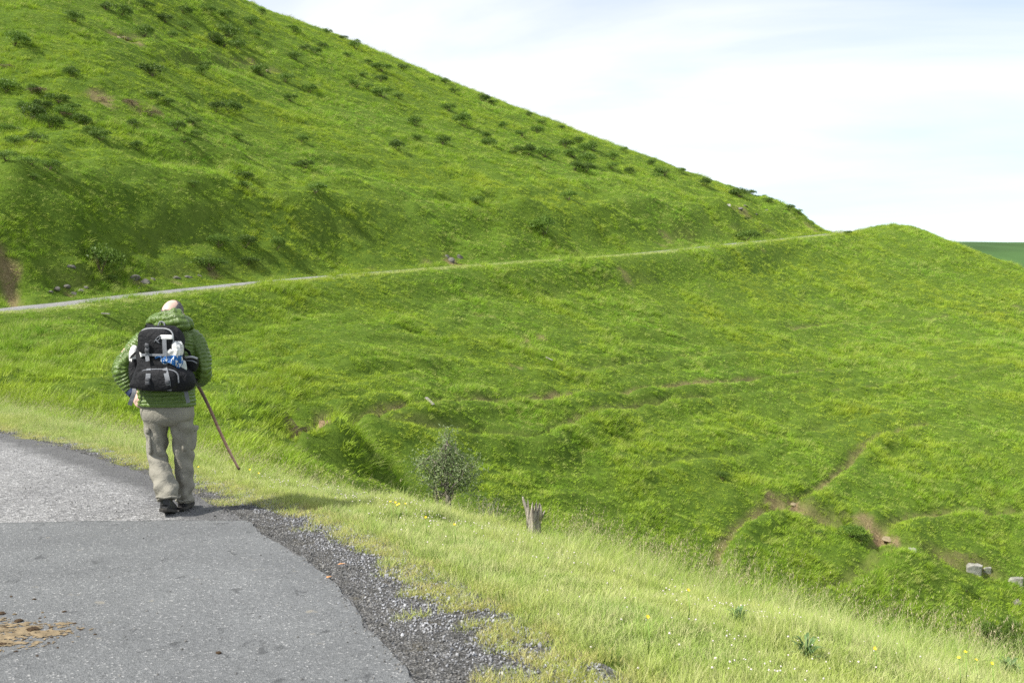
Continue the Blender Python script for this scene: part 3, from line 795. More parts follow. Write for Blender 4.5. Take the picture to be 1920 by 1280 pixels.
# ------------------------------------------------------------------ bushes, rocks, tree, stump and other things on the land
def leaf_mat(name, lo, hi, transl=.25):
    m, t, b = new_mat(name)
    p = N(t, "ShaderNodeTexCoord").outputs['Object']
    geo = N(t, "ShaderNodeNewGeometry")
    c = ramp(t, geo.outputs['Random Per Island'], [(0, lo), (1, hi)]).outputs[0]
    n = noise(t, p, 3, 3)
    c = mixc(t, .4, c, ramp(t, n.outputs['Fac'], [(.3, lo), (.7, hi)]).outputs[0])
    oi = N(t, "ShaderNodeObjectInfo"); mr_ = N(t, "ShaderNodeMapRange"); t.links.new(oi.outputs['Random'], mr_.inputs[0]); mr_.inputs[3].default_value = 1.05; mr_.inputs[4].default_value = 2.1
    hs = N(t, "ShaderNodeHueSaturation"); t.links.new(c, hs.inputs['Color']); t.links.new(mr_.outputs[0], hs.inputs['Value']); c = hs.outputs[0]
    t.links.new(c, b.inputs['Base Color']); b.inputs['Roughness'].default_value = .55; b.inputs['Specular IOR Level'].default_value = .3
    tr = N(t, "ShaderNodeBsdfTranslucent"); t.links.new(c, tr.inputs[0])
    ms = N(t, "ShaderNodeMixShader"); ms.inputs[0].default_value = transl
    t.links.new(b.outputs[0], ms.inputs[1]); t.links.new(tr.outputs[0], ms.inputs[2]); t.links.new(ms.outputs[0], t.nodes['Material Output'].inputs[0])
    return m
M_GORSE = leaf_mat("gorse_leaves", (.030, .066, .008), (.088, .140, .018))
M_BRACK = leaf_mat("dead_bracken", (.075, .060, .030), (.17, .13, .075))
M_TWIG = simple("brown_twigs", (.10, .075, .05), .9, .3, 8)
M_WILLOW = leaf_mat("willow_leaves", (.060, .088, .036), (.150, .185, .085), .3)
M_BARK = simple("grey_bark", (.21, .19, .155), .9, .4, 9, .8, .2, 30)
M_WEED = leaf_mat("weed_leaves", (.060, .105, .035), (.095, .155, .055))

def bush_meshes(seed, mat, n=1700):
    """unit bush: radius 1 across, about 0.75 high, ragged; foliage and a few stems"""
    r = np.random.default_rng(seed)
    lobes = [(0, 0, .36, .72)] + [(.55 * math.cos(a), .55 * math.sin(a), .25 + .18 * r.random(), .38 + .2 * r.random()) for a in r.random(5) * 6.283]
    V, Fc = [], []
    for k in range(n):
        lx, ly, lz, lr = lobes[r.integers(len(lobes))]
        d = r.normal(size=3); d /= np.linalg.norm(d); d[2] = abs(d[2]) if r.random() < .8 else d[2]
        p = np.array((lx, ly, lz)) + d * lr * r.uniform(.6, 1.0) * np.array((1, 1, .72))
        if p[2] < -.05: continue
        u_ = np.cross(d, r.normal(size=3)); u_ /= np.linalg.norm(u_) + 1e-9
        s = r.uniform(.035, .085); up = d * .5 + np.array((0, 0, .35)) + r.normal(0, .55, 3); up /= np.linalg.norm(up)
        i = len(V)
        V += [p - u_ * s * .5, p + u_ * s * .5, p + up * s * 1.5 + u_ * s * .1]
        Fc.append((i, i + 1, i + 2))
    fol = mesh_data("bush_foliage", V, Fc); fol.materials.append(mat)
    V, Fc = [], []
    for k in range(9):
        a = r.random() * 6.283; ln = r.uniform(.35, .75); tip = np.array((math.cos(a) * ln * .8, math.sin(a) * ln * .8, r.uniform(.25, .6)))
        i = len(V); w = .03
        V += [(-w, 0, -.12), (w, 0, -.12), (0, w, -.12), tuple(tip)]
        Fc += [(i, i + 1, i + 3), (i + 1, i + 2, i + 3), (i + 2, i, i + 3)]
    st = mesh_data("bush_stems", V, Fc); st.materials.append(M_TWIG)
    return fol, st
BUSH = [bush_meshes(500 + i, M_GORSE) for i in range(6)]
BRACK = [bush_meshes(530 + i, M_BRACK, 900) for i in range(3)]

def bush_at(px, py, wpx, label, group=None, kinds=BUSH, name="gorse_bush", flat=None):
    c = hit(px, py + wpx * .22, hg, 11.5)
    if c is None: return
    r_ = wpx / F * c[1] * .78
    fol, st = kinds[random.randrange(len(kinds))]
    e = empty(name, (c[0], c[1], c[2] + .08 * r_), random.random() * 6.28)
    fl = flat or random.uniform(.75, 1.1)
    v_ = random.uniform(.75, 1.2); e.scale = (r_ * v_ * random.uniform(.9, 1.3), r_ * v_ * random.uniform(.75, 1.1), r_ * v_ * fl * random.uniform(.95, 1.3))
    tag(e, label, "bush", group)
    link("foliage", fol, None, e); link("stems", st, None, e)
    return e
HILLB = [(200, 15, 30), (228, 22, 34), (270, 11, 20), (310, 38, 25), (345, 22, 22), (387, 22, 22), (140, 37, 25), (470, 42, 20), (425, 32, 20), (490, 25, 20), (270, 63, 32), (347, 50, 20), (320, 67, 18),
    (430, 65, 30), (477, 67, 20), (550, 58, 24), (400, 75, 25), (418, 85, 22), (445, 88, 24), (605, 87, 24), (590, 97, 22), (570, 92, 14), (555, 110, 18), (385, 124, 22), (380, 137, 28), (285, 138, 30),
    (135, 140, 25), (490, 137, 30), (535, 150, 25), (580, 170, 22), (285, 184, 20), (313, 194, 22), (405, 205, 30), (430, 208, 26), (545, 187, 20), (250, 235, 28), (330, 240, 28), (360, 232, 24), (368, 255, 18),
    (344, 267, 20), (443, 256, 24), (563, 264, 20), (258, 277, 24), (362, 347, 20), (451, 331, 30), (462, 353, 28), (590, 359, 26), (572, 311, 28), (553, 310, 18), (645, 72, 16), (667, 88, 20), (653, 105, 18),
    (690, 117, 18), (755, 128, 20), (715, 130, 20), (714, 149, 22), (683, 141, 18), (717, 178, 26), (748, 182, 18), (668, 160, 26), (690, 165, 20), (790, 127, 14), (807, 151, 16), (835, 154, 14), (852, 171, 20),
    (925, 194, 16), (905, 187, 20), (840, 205, 17), (780, 231, 26), (870, 232, 28), (945, 238, 22), (908, 256, 26), (918, 271, 20), (782, 261, 16), (745, 278, 26), (830, 266, 28), (960, 286, 14), (975, 283, 26),
    (990, 288, 20), (1022, 289, 28), (978, 253, 17), (1008, 248, 19), (1016, 231, 20), (1050, 241, 16), (1060, 271, 26), (1085, 265, 18), (1095, 283, 26), (1112, 280, 22), (1075, 291, 26), (1078, 315, 24),
    (1098, 318, 26), (1100, 305, 26), (1146, 313, 22), (1150, 296, 18), (1218, 307, 16), (1245, 326, 22), (1230, 331, 18), (1180, 323, 20), (1095, 246, 13), (1140, 264, 13), (1170, 283, 14), (1205, 286, 13),
    (1275, 321, 13), (895, 379, 22), (990, 216, 13), (1320, 346, 20), (1388, 366, 24), (1374, 361, 16), (1410, 363, 15), (1440, 376, 15), (1480, 391, 18), (1497, 399, 15), (1400, 411, 12), (1065, 372, 18), (615, 62, 14)]
SILX = [440, 560, 680, 800, 960, 1100, 1250, 1340, 1400, 1460, 1510, 1540]; SILY = [2, 42, 90, 137, 200, 255, 312, 346, 362, 386, 412, 434]
for p in HILLB:
    gap = p[1] - np.interp(p[0], SILX, SILY) if p[0] > 440 else 99
    if gap < 9: lb, gr = "low bush right on the skyline of the hill, against the sky", "bushes on the skyline"
    elif 960 <= p[0] <= 1150 and 260 <= p[1] <= 325: lb, gr = "bush in the close cluster below the skyline, above the lone round bush", "bushes of the cluster below the skyline"
    elif gap < 45: lb, gr = "low bush on the hill a little way under the skyline", "bushes just under the skyline"
    elif p[1] > 295: lb, gr = "scattered bush on the lower half of the hill, well above the road bank", "bushes low on the hill"
    elif p[2] >= 25: lb, gr = "broad dark bush in the middle of the open hillside above the road", "broad bushes on the open hillside"
    else: lb, gr = "small dark tuft of a bush in the middle of the open hillside", "small bushes on the open hillside"
    bush_at(*p, lb, gr)
for p in [(62, 333, 24), (92, 313, 26), (12, 296, 30), (58, 305, 24), (30, 266, 36), (65, 262, 34), (95, 235, 30), (55, 222, 34), (20, 245, 30), (108, 188, 34), (145, 226, 28), (188, 259, 26), (162, 232, 24),
          (12, 168, 34), (60, 172, 30), (120, 215, 30), (80, 200, 30), (40, 200, 26), (28, 79, 40), (135, 205, 22), (170, 248, 22)]:
    bush_at(*p, "dark green bush in the dense patch along the fold of the upper hill", "bushes in the dense patch on the fold of the hill")
for p in [(190, 187, 20), (182, 192, 16), (250, 196, 24), (283, 214, 24), (70, 172, 22), (124, 216, 20), (10, 125, 20)]:
    bush_at(*p, "brown dead bracken clump on the upper hillside", "dead bracken clumps on the hill", BRACK, "bracken_clump", .6)
for p in [(410, 458, 38), (460, 456, 44), (520, 463, 38)]:
    bush_at(*p, "round dark bush in the row of three on the bank above the road", "row of three bushes on the road bank")
bush_at(190, 501, 56, "large dark bush on the rocky cut bank above the road")
bush_at(392, 500, 52, "broad dark bush low on the cut bank beside the rocks, right above the road")
bush_at(465, 494, 30, "small bush at the foot of the cut bank, below the row of three")
bush_at(212, 527, 16, "small bush just below the large dark bush on the cut bank")
bush_at(1020, 433, 42, "lone round dark bush on bare pasture, just above the middle of the far road", flat=1.1)
bush_at(1400, 444, 42, "dark bush in the hollow right above the far end of the road")
bush_at(1590, 438, 16, "tiny bush beside the road where it vanishes round the spur")
bush_at(433, 746, 30, "small dark bush in the gully bottom behind the walker")
bush_at(1355, 896, 26, "small lone dark bush on the lower slope of the hollow")
bush_at(1530, 998, 16, "small bush below the bare earth scar on the lower slope")
for p in [(1596, 1000, 30), (1615, 1010, 24)]:
    bush_at(*p, "dark bush at the edge of the bare yellowish scar", "two bushes beside the yellowish scar")
bush_at(1812, 1105, 22, "dark bush below the pale limestone outcrop")
for p in [(1845, 1182, 34), (1870, 1195, 42), (1895, 1178, 38), (1905, 1215, 44), (1860, 1222, 36)]:
    bush_at(*p, "dark leafy bush in the thicket at the foot of the rocky slope", "bushes of the thicket below the outcrop")

# rocks
def rock_mesh(seed, mat, flatness=.7, blocky=False):
    r = np.random.default_rng(seed)
    bm = bmesh.new(); bmesh.ops.create_icosphere(bm, subdivisions=3, radius=1)
    pl = [(Vector(r.normal(size=3)).normalized(), r.uniform(.5, .85)) for _ in range(9)]
    if blocky: pl = [((Vector(a) + Vector(r.normal(0, .07, 3))).normalized(), d_) for a, d_ in (((1, 0, 0), .62), ((-1, 0, 0), .62), ((0, 1, 0), .6), ((0, -1, 0), .55), ((0, 0, 1), .5), ((0, 0, -1), .6), ((.8, -.7, 0), .66), ((-.6, 0, .8), .62))]
    for v in bm.verts:
        for n_, d_ in pl:
            q_ = v.co.dot(n_)
            if q_ > d_: v.co -= n_ * (q_ - d_)
        v.co *= 1 + r.normal(0, .015)
        v.co.z *= flatness
    me = bpy.data.meshes.new("rock"); bm.to_mesh(me); bm.free(); me.materials.append(mat); return me
def rock_mat(name, lo, hi, moss=(.10, .11, .05)):
    m, t, b = new_mat(name)
    p = geo_pos(t)
    n = noise(t, p, 2.2, 8, .65); n2_ = noise(t, p, 7, 5, .6)
    c = ramp(t, n.outputs['Fac'], [(.3, lo), (.6, hi)]).outputs[0]
    c = mixc(t, ramp(t, n2_.outputs['Fac'], [(.58, (0, 0, 0)), (.7, (.7, .7, .7))]).outputs[0], c, moss)
    t.links.new(c, b.inputs['Base Color']); b.inputs['Roughness'].default_value = .9
    bump(t, b, noise(t, p, 5, 8, .7).outputs['Fac'], .8, .08)
    return m
M_LIME = rock_mat("pale_limestone", (.15, .145, .12), (.36, .35, .31))
M_ROCK = rock_mat("grey_rock", (.06, .056, .048), (.17, .16, .14))
M_YEL = rock_mat("yellow_rock", (.17, .135, .075), (.30, .245, .15))
def rock_at(px, py, wpx, hpx, label, mat=M_ROCK, group=None, yaw=None, sink=.30, seed=None):
    c = hit(px, py, hg, 11.5)
    if c is None: return
    s = c[1] / F
    me = rock_mesh(seed if seed is not None else random.randrange(9999), mat, .9 if mat is M_LIME else .7, mat is M_LIME)
    o = link("rock", me, None)
    rx, rz_ = (wpx * s * .64, hpx * s * .9) if mat is M_LIME else (wpx * s * .62, hpx * s * .85)
    o.scale = (rx, rx * .8, rz_)
    o.location = (c[0], c[1] + .1, c[2] + rz_ * (.62 - 2 * sink)); o.rotation_euler = (random.uniform(-.15, .15), random.uniform(-.15, .15), random.random() * 6.28 if yaw is None else yaw)
    tag(o, label, "rock", group)
rock_at(1822, 1068, 48, 22, "large pale limestone block jutting from the lower slope", M_LIME, seed=11, yaw=.3)
rock_at(1851, 1072, 20, 16, "smaller limestone block next to the large pale one", M_LIME, seed=12, yaw=.1)
rock_at(1905, 1092, 34, 18, "grey limestone ledge half under turf beyond the pale blocks", M_LIME, seed=13, yaw=-.3)
rock_at(1712, 1032, 18, 9, "narrow grey rock under the turf lip by the yellowish scar", M_LIME, seed=14)
rock_at(1668, 1013, 26, 9, "yellowish rock in the bare scar on the lower slope", M_YEL, seed=15)
rock_at(1905, 1132, 22, 10, "low dark rock above the thicket at the foot of the slope", M_ROCK, seed=16)
rock_at(1488, 947, 18, 7, "reddish stone at the trail scar on the lower slope", M_YEL, seed=17)
for i, p in enumerate([(104, 543, 20, 10), (124, 541, 16, 10), (150, 547, 14, 9), (136, 552, 12, 7), (92, 548, 12, 7), (160, 540, 10, 6)]):
    rock_at(*p, "grey rock in the crumbling cluster at the road bank below the earth path", group="rocks in the bank cluster by the earth path", seed=20 + i)
for i, p in enumerate([(250, 522, 20, 12), (270, 530, 18, 12), (258, 541, 8, 6), (285, 525, 12, 8), (135, 502, 12, 8), (125, 500, 10, 8), (330, 523, 14, 7), (352, 521, 14, 7), (372, 520, 10, 6)]):
    rock_at(*p, "grey rock showing through the cut bank between the dark bushes", group="rocks between the bushes on the bank", seed=30 + i)
for i, p in enumerate([(845, 490, 14, 12), (862, 485, 12, 14), (838, 482, 8, 8)]):
    rock_at(*p, "grey rock on the small eroded face by the middle of the far road", group="rocks on the eroded face by the far road", seed=40 + i)
rock_at(1366, 386, 10, 6, "small pale stone on the hilltop shoulder above the spur", M_LIME, seed=51)
for i, p in enumerate([(1386, 392, 14, 6), (1398, 387, 12, 5), (1437, 395, 10, 4), (1418, 403, 8, 4)]):
    rock_at(*p, "low dark rock on the hilltop shoulder above the spur", group="dark rocks on the hilltop shoulder", seed=52 + i)
for i, p in enumerate([(236, 73, 22, 7), (222, 71, 10, 5), (165, 66, 7, 4), (470, 114, 8, 4), (500, 135, 10, 6)]):
    rock_at(*p, "stone lying in the worn line near the top of the hill", M_YEL, group="stones in the worn line on the hilltop", seed=60 + i)
for i, p in enumerate([(573, 824, 10, 6), (585, 812, 7, 5)]):
    rock_at(*p, "pale stone at the bare foot of the trail in the gully", M_YEL, group="stones at the foot of the gully trail", seed=70 + i)

# weathered timber on the slopes
M_WOOD = simple("weathered_wood", (.30, .28, .25), .85, .35, 12, .6, .2, 40)
def plank_at(px, py, length, w, yaw, pitch, label):
    c = hit(px, py, hg, 11.5)
    bm = bmesh.new(); bmesh.ops.create_cube(bm, size=1)
    bmesh.ops.subdivide_edges(bm, edges=bm.edges[:], cuts=3)
    for v in bm.verts:
        v.co = Vector((v.co.x * length * random.uniform(.97, 1.02), v.co.y * w, v.co.z * .05 + random.uniform(-.006, .006)))
    me = bpy.data.meshes.new("plank"); bm.to_mesh(me); bm.free()
    o = link("plank", me, M_WOOD, None, (c[0], c[1], c[2] + .16)); o.rotation_euler = (0, pitch, yaw)
    tag(o, label, "plank")
plank_at(806, 758, .55, .16, R(-35), R(35), "short pale plank lying on the grass above the long trail")
plank_at(198, 595, .36, .16, R(10), R(4), "short dark timber at the head of the gully below the road")
plank_at(1030, 678, .5, .13, R(-20), R(22), "weathered plank on the slope above the two trails")

# ---- the small willow below the verge
def tube_mesh(paths, mat, name, ns=7):
    V, Fc = [], []
    for P, Rr in paths:
        P = np.array(P, float); T = np.gradient(P, axis=0); T /= np.linalg.norm(T, axis=1)[:, None] + 1e-9
        a = np.array((0.3, 1, .1)); base = len(V)
        for i in range(len(P)):
            u_ = np.cross(T[i], a); u_ /= np.linalg.norm(u_) + 1e-9; w_ = np.cross(T[i], u_)
            for k in range(ns):
                t_ = k / ns * 6.2832
                V.append(P[i] + (u_ * math.cos(t_) + w_ * math.sin(t_)) * Rr[i])
        for i in range(len(P) - 1):
            for k in range(ns):
                k2 = (k + 1) % ns
                Fc.append((base + i * ns + k, base + i * ns + k2, base + (i + 1) * ns + k2, base + (i + 1) * ns + k))
        Fc.append(tuple(base + (len(P) - 1) * ns + k for k in range(ns)))
        Fc.append(tuple(base + k for k in reversed(range(ns))))
    me = mesh_data(name, V, Fc, True); me.materials.append(mat); return me
TY = 20.0
def tp(px, py, dy=0.0):
    w = W(px, py, TY); return np.array((w[0], w[1] + dy, w[2]))
tb = np.array((tp(840, 1000)[0], TY, float(hg(np.array([tp(840, 1000)[0]]), np.array([TY]))[0]) - .1))
tree = empty("willow_tree", tuple(tb)); tag(tree, "small grey green willow tree with twin stems beyond the verge grass", "tree")
rt_ = np.random.default_rng(88)
def curve(a, b, n=7, wob=.06):
    t_ = np.linspace(0, 1, n)[:, None]; a = np.array(a); b = np.array(b)
    P = a + (b - a) * t_; P[1:-1] += rt_.normal(0, wob, (n - 2, 3)) * np.linalg.norm(b - a) * .5
    return P
tl = lambda p: np.array(p) - tb
mainp = [tl(tb), tl(tp(839, 985)), tl(tp(841, 950)), tl(tp(838, 915)), tl(tp(836, 870)), tl(tp(838, 825))]
secp = [tl(tb + np.array((-.18, .1, 0))), tl(tp(820, 990, .1)), tl(tp(820, 950, .1)), tl(tp(816, 920, .1)), tl(tp(815, 890, .1)), tl(tp(806, 855, .1))]
link("trunk", tube_mesh([(mainp, [.075, .07, .06, .045, .025, .010])], M_BARK, "trunk"), None, tree)
link("trunk", tube_mesh([(secp, [.045, .042, .036, .03, .02, .008])], M_BARK, "trunk"), None, tree)
LOB = [(835, 880, 54, 44, 330), (838, 824, 19, 32, 110), (798, 878, 26, 36, 150), (872, 892, 30, 42, 170), (822, 858, 26, 26, 120), (850, 865, 26, 30, 130), (893, 890, 14, 26, 40), (897, 862, 12, 16, 16), (888, 930, 18, 14, 24)]
limbs, leaves = [], []
for (px, py, rx, ry, n_) in LOB:
    for k in range(max(3, n_ // 16)):
        d = rt_.normal(size=3); d /= np.linalg.norm(d); d *= rt_.random() ** .33
        e = tl(tp(px + d[0] * rx, py - d[2] * ry, d[1] * rx * TY / F))
        src = (mainp if rt_.random() < .7 else secp); i = rt_.integers(2, 5); s0 = src[i] + (src[i + 1] - src[i]) * rt_.random()
        P = curve(s0, e); limbs.append((P, np.linspace(.014, .003, 7)))
        # leaf sprays along the outer half of every twig
        for j in range(60):
            q_ = P[3] + (P[-1] - P[3]) * rt_.random() + rt_.normal(0, .105, 3)
            leaves.append(q_)
    for k in range(int(n_ * 1.9)):
        d = rt_.normal(size=3); d /= np.linalg.norm(d); d *= rt_.random() ** .45
        leaves.append(tl(tp(px + d[0] * rx, py - d[2] * ry, d[1] * rx * TY / F)))
lm = tube_mesh(limbs, M_BARK, "limbs", 4); link("limbs", lm, None, tree)["kind"] = "stuff"
def leaf_cloud(pts, size, mat, name, r):
    pts = np.array(pts); n_ = len(pts)
    d = r.normal(size=(n_, 3)); d /= np.linalg.norm(d, axis=1)[:, None]
    e = np.cross(d, r.normal(size=(n_, 3))); e /= np.linalg.norm(e, axis=1)[:, None]
    s = size * r.uniform(.6, 1.3, (n_, 1))
    V = np.stack([pts - d * s, pts + e * s * .38, pts + d * s, pts - e * s * .38], 1).reshape(-1, 3)
    me = mesh_data(name, V, np.arange(n_ * 4).reshape(-1, 4)); me.materials.append(mat); return me
cr = link("crown", leaf_cloud(leaves, .027, M_WILLOW, "willow_crown", rt_), None, tree)
# low shrub at the tree's side
sb = hit(916, 985, hg, 16.0)
sb = np.array((W(914, 980, 19.5)[0], 19.5, float(hg(np.array([W(914, 980, 19.5)[0]]), np.array([19.5]))[0])))
shr = empty("shrub", tuple(sb)); tag(shr, "low grey twiggy shrub beside the foot of the willow", "shrub")
tips = [np.array((rt_.normal(0, .22), rt_.normal(0, .2), W(0, 930 + rt_.random() * 55, 19.5)[2] - sb[2])) for k in range(30)]
link("stems", tube_mesh([(curve((0, 0, -.05), t_), np.linspace(.012, .003, 7)) for t_ in tips], M_BARK, "shrub_stems", 4), None, shr)
link("foliage", leaf_cloud([t_ * rt_.uniform(.45, 1.05) + rt_.normal(0, .06, 3) for t_ in tips for k in range(26)], .03, M_WILLOW, "shrub_foliage", rt_), None, shr)

# ---- broken stump at the crest of the verge
sp = hit(1000, 1012, hg, 8.0)
S_ = sp[1] / F
stump = empty("tree_stump", tuple(sp)); tag(stump, "splintered grey dead stump standing in the long grass", "stump")
M_STUMP, t, b = new_mat("dead_wood")
mpn = N(t, "ShaderNodeMapping"); mpn.inputs['Scale'].default_value = (1, 1, .10); t.links.new(N(t, "ShaderNodeTexCoord").outputs['Object'], mpn.inputs[0])
nw_ = noise(t, mpn.outputs[0], 75, 5, .65, .4)
t.links.new(ramp(t, nw_.outputs['Fac'], [(.34, (.08, .068, .054)), (.48, (.27, .24, .195)), (.64, (.48, .44, .37))]).outputs[0], b.inputs['Base Color']); b.inputs['Roughness'].default_value = .95
bump(t, b, nw_.outputs['Fac'], 1.0, .02)
M_SPLINT = simple("fresh_splinters", (.42, .37, .28), .9, .4, 20, .6)
r = np.random.default_rng(5)
ns = 26; V, Fc = [], []
prof = [1.18, 1.0, .92, .95, .97, .93]; hts = [-.05, .08, .17, .25, .31, .36]
jag = np.array([.30 + .07 * math.sin(k * 2.1) + r.normal(0, .03) + (.05 if 14 < k < 22 else 0) - (.12 if k in (8, 9, 10) else 0) for k in range(ns)])
for j, (pr, hh) in enumerate(zip(prof, hts)):
    for k in range(ns):
        a = k / ns * 6.2832; rr = .068 * pr * (1 + .14 * math.sin(3 * a + 1) + .10 * math.sin(7 * a) + r.normal(0, .03))
        z_ = hh if j < 4 else (jag[k] * (.94 if j == 4 else 1.05))
        V.append((math.cos(a) * rr, math.sin(a) * rr, z_))
for j in range(5):
    for k in range(ns):
        k2 = (k + 1) % ns; Fc.append((j * ns + k, j * ns + k2, (j + 1) * ns + k2, (j + 1) * ns + k))
i0 = len(V)
for k in range(ns):
    a = k / ns * 6.2832; V.append((math.cos(a) * .03, math.sin(a) * .03, .22 + r.normal(0, .02)))
for k in range(ns):
    k2 = (k + 1) % ns; Fc.append((5 * ns + k, 5 * ns + k2, i0 + k2, i0 + k))
Fc.append(tuple(i0 + k for k in range(ns)))
link("trunk", mesh_data("stump_trunk", V, Fc, False), M_STUMP, stump)
pr_ = lambda px, py: np.array(((px - 1000) * S_, 0, (1012 - py) * S_))
def splint(path, rad, mat):
    link("splinter", tube_mesh([(path, rad)], mat, "splinter", 6), None, stump)
splint([pr_(993, 990), pr_(992, 970), pr_(988, 955), pr_(982, 940), pr_(980, 931)], [.032, .030, .023, .016, .006], M_STUMP)
splint([pr_(1003, 975) + (0, -.03, 0), pr_(1003, 960) + (0, -.035, 0), pr_(1004, 946) + (0, -.03, 0)], [.015, .014, .006], M_SPLINT)
splint([pr_(1012, 975), pr_(1013, 955), pr_(1012, 944)], [.024, .020, .007], M_SPLINT)
splint([pr_(1001, 966) + (0, -.04, 0), pr_(998, 960) + (0, -.05, 0), pr_(995, 955) + (0, -.05, 0)], [.010, .009, .005], M_SPLINT)
splint([pr_(1014, 975), pr_(1018, 964), pr_(1022, 957)], [.014, .010, .004], M_STUMP)

# ---- broad-leaved weeds in the verge
def weed_at(px, py, rad, h, label):
    c = hit(px, py, hg, 3.5)
    e = empty("weed_plant", tuple(c)); tag(e, label, "plant")
    r = np.random.default_rng(int(px))
    for k in range(40):
        a = k * 2.4 + r.normal(0, .3); ln = rad * r.uniform(.45, 1.1); rise = h * r.uniform(.2, 1.1); w = ln * .085
        V, Fc = [], []
        for s in range(5):
            t_ = s / 4; ww = w * math.sin(math.pi * (.12 + .86 * t_)) * (1 + .25 * (-1) ** s)
            cx, cy, cz = math.cos(a) * ln * t_, math.sin(a) * ln * t_, rise * math.sin(t_ * 2.1)
            V += [(cx - math.sin(a) * ww, cy + math.cos(a) * ww, cz + ww * .5), (cx, cy, cz), (cx + math.sin(a) * ww, cy - math.cos(a) * ww, cz + ww * .5)]
        for s in range(4):
            b = 3 * s; Fc += [(b, b + 1, b + 4, b + 3), (b + 1, b + 2, b + 5, b + 4)]
        link("leaf", mesh_data("weed_leaf", V, Fc, True), M_WEED, e)
weed_at(1385, 1170, .09, .11, "small dark thistle rosette in the flowery part of the verge")
weed_at(1512, 1238, .11, .12, "larger dark leafy weed among long grass on the verge")
weed_at(1895, 1278, .14, .16, "bluish leafy weed at the crest end of the long grass")

# ---- flowers
M_CLOV = simple("clover_white", (.62, .55, .53), .8, .15, 40)
M_BUTT = simple("buttercup_yellow", (.80, .58, .02), .5, .1, 40)
def head_mesh(seed, mat):
    r = np.random.default_rng(seed); bm = bmesh.new(); bmesh.ops.create_icosphere(bm, subdivisions=2, radius=1)
    for v in bm.verts: v.co *= 1 + r.normal(0, .14)
    me = bpy.data.meshes.new("clover_head"); bm.to_mesh(me); bm.free(); me.materials.append(mat); return me
x, y, z, s, c = verge_pts(60000, -6, 5, 3.6, 12)
cl = fbm(x / .7, y / .7, 81, 3) + .6 * fbm(x / .22, y / .22, 83, 2)
rel = s / (s - np.minimum(c, 0) + .05)
k = (s > .35) & (c < -.15) & (cl > -.15) & (rng.random(len(x)) < np.exp(-((rel - .45) / .25) ** 2) * np.clip(  .05 + .22 * cl, .01, .22))
x, y, z = x[k], y[k], z[k]; n = len(x)
sz = rng.uniform(.003, .0058, n)
scatter("clover_flowers", np.stack([x, y, z + rng.uniform(.06, .12, n)], 1), rng.random((n, 3)), np.stack([sz, sz, sz * .85], 1), rng.integers(0, 3, n), [head_mesh(600 + i, M_CLOV) for i in range(3)],
        "tiny white clover flowers sprinkled through the verge turf")
print("clover", n)
def flower_meshes():
    V, Fc = [], []
    for k in range(5):
        a = k / 5 * 6.2832; i = len(V)
        V += [(0, 0, 0), (math.cos(a - .5) * .011, math.sin(a - .5) * .011, .005), (math.cos(a) * .015, math.sin(a) * .015, .008), (math.cos(a + .5) * .011, math.sin(a + .5) * .011, .005)]
        Fc.append((i, i + 1, i + 2, i + 3))
    return mesh_data("petals", V, Fc)
M_STEM = simple("green_stem", (.16, .26, .05), .7)
PET = flower_meshes(); PET.materials.append(M_BUTT)
STEM = tube_mesh([(np.array([(0, 0, 0), (.01, 0, .5), (0, 0, 1)]), [.003, .0025, .002])], M_STEM, "flower_stem", 4)
for px, py in [(741, 945), (748, 948), (745, 951), (732, 948), (760, 947), (798, 975), (852, 990), (1098, 1005), (468, 878), (485, 885), (372, 872), (1214, 1195), (1640, 1236), (1810, 1245), (1830, 1252), (1798, 1262), (1860, 1262), (1290, 1130)]:
    h_ = random.uniform(.12, .24) if py < 1100 else random.uniform(.14, .26)
    c = hit(px, py + h_ * F / 9.0, hg, 3.5)
    if c is None: continue
    e = empty("buttercup", tuple(c)); tag(e, "yellow buttercup rising out of the verge grass", "flower", "buttercups on the verge")
    s_ = link("stem", STEM, None, e); s_.scale = (1, 1, h_)
    p_ = link("petals", PET, None, e, (0, 0, h_)); p_.rotation_euler = (random.uniform(.2, .9), random.uniform(-.4, .4), 0); p_.scale = (.75,) * 3

# ---- dung on the road, a stray pellet and two fallen leaves
def road_top(x_, y_):
    s_, i = nearest(np.array([x_]), np.array([y_]), ROADL)
    t_ = (s_[0] + RW - .1) / (RW - .1 - .53)
    return .004 + .03 * math.sin(math.pi * min(max(t_, 0), 1))
def onplane(px, py):
    Y = (CAMZ - .03) * F / (py - HZ); return (px - 960) / F * Y, Y
M_DUNG = simple("dry_dung", (.195, .150, .090), .95, .35, 14, .6)
M_DUNGD = simple("dark_dung", (.085, .055, .03), .9, .4, 25, .8)
dx_, dy_ = onplane(20, 1195)
dung = empty("dung_patch", (dx_, dy_, road_top(dx_, dy_))); tag(dung, "trampled brown cow dung smeared over the asphalt patch", "dung")
nx, ny = 330, 210
gx, gy2 = np.meshgrid(np.linspace(-.75, .55, nx), np.linspace(-.42, .42, ny))
ms = .8 - np.sqrt(((gx + .16) / .52) ** 2 + ((gy2 - .12 * gx) / .30) ** 2) + .55 * fbm(gx / .14, gy2 / .08, 91, 4) + .55 * fbm(gx / .022, gy2 / .014, 93, 3)
zz_ = np.array([[road_top(dx_ + a, dy_ + b) for a in gx[0, ::10]] for b in gy2[::10, 0]])
zi = np.array([np.interp(gx[0], gx[0, ::10], row) for row in zz_]); zi = np.array([np.interp(gy2[:, 0], gy2[::10, 0], zi[:, k]) for k in range(nx)]).T
hz_ = zi - road_top(dx_, dy_) + .002 + np.clip(ms, 0, .5) * .007 * (1 + .8 * vnoise(gx / .025, gy2 / .025, 95))
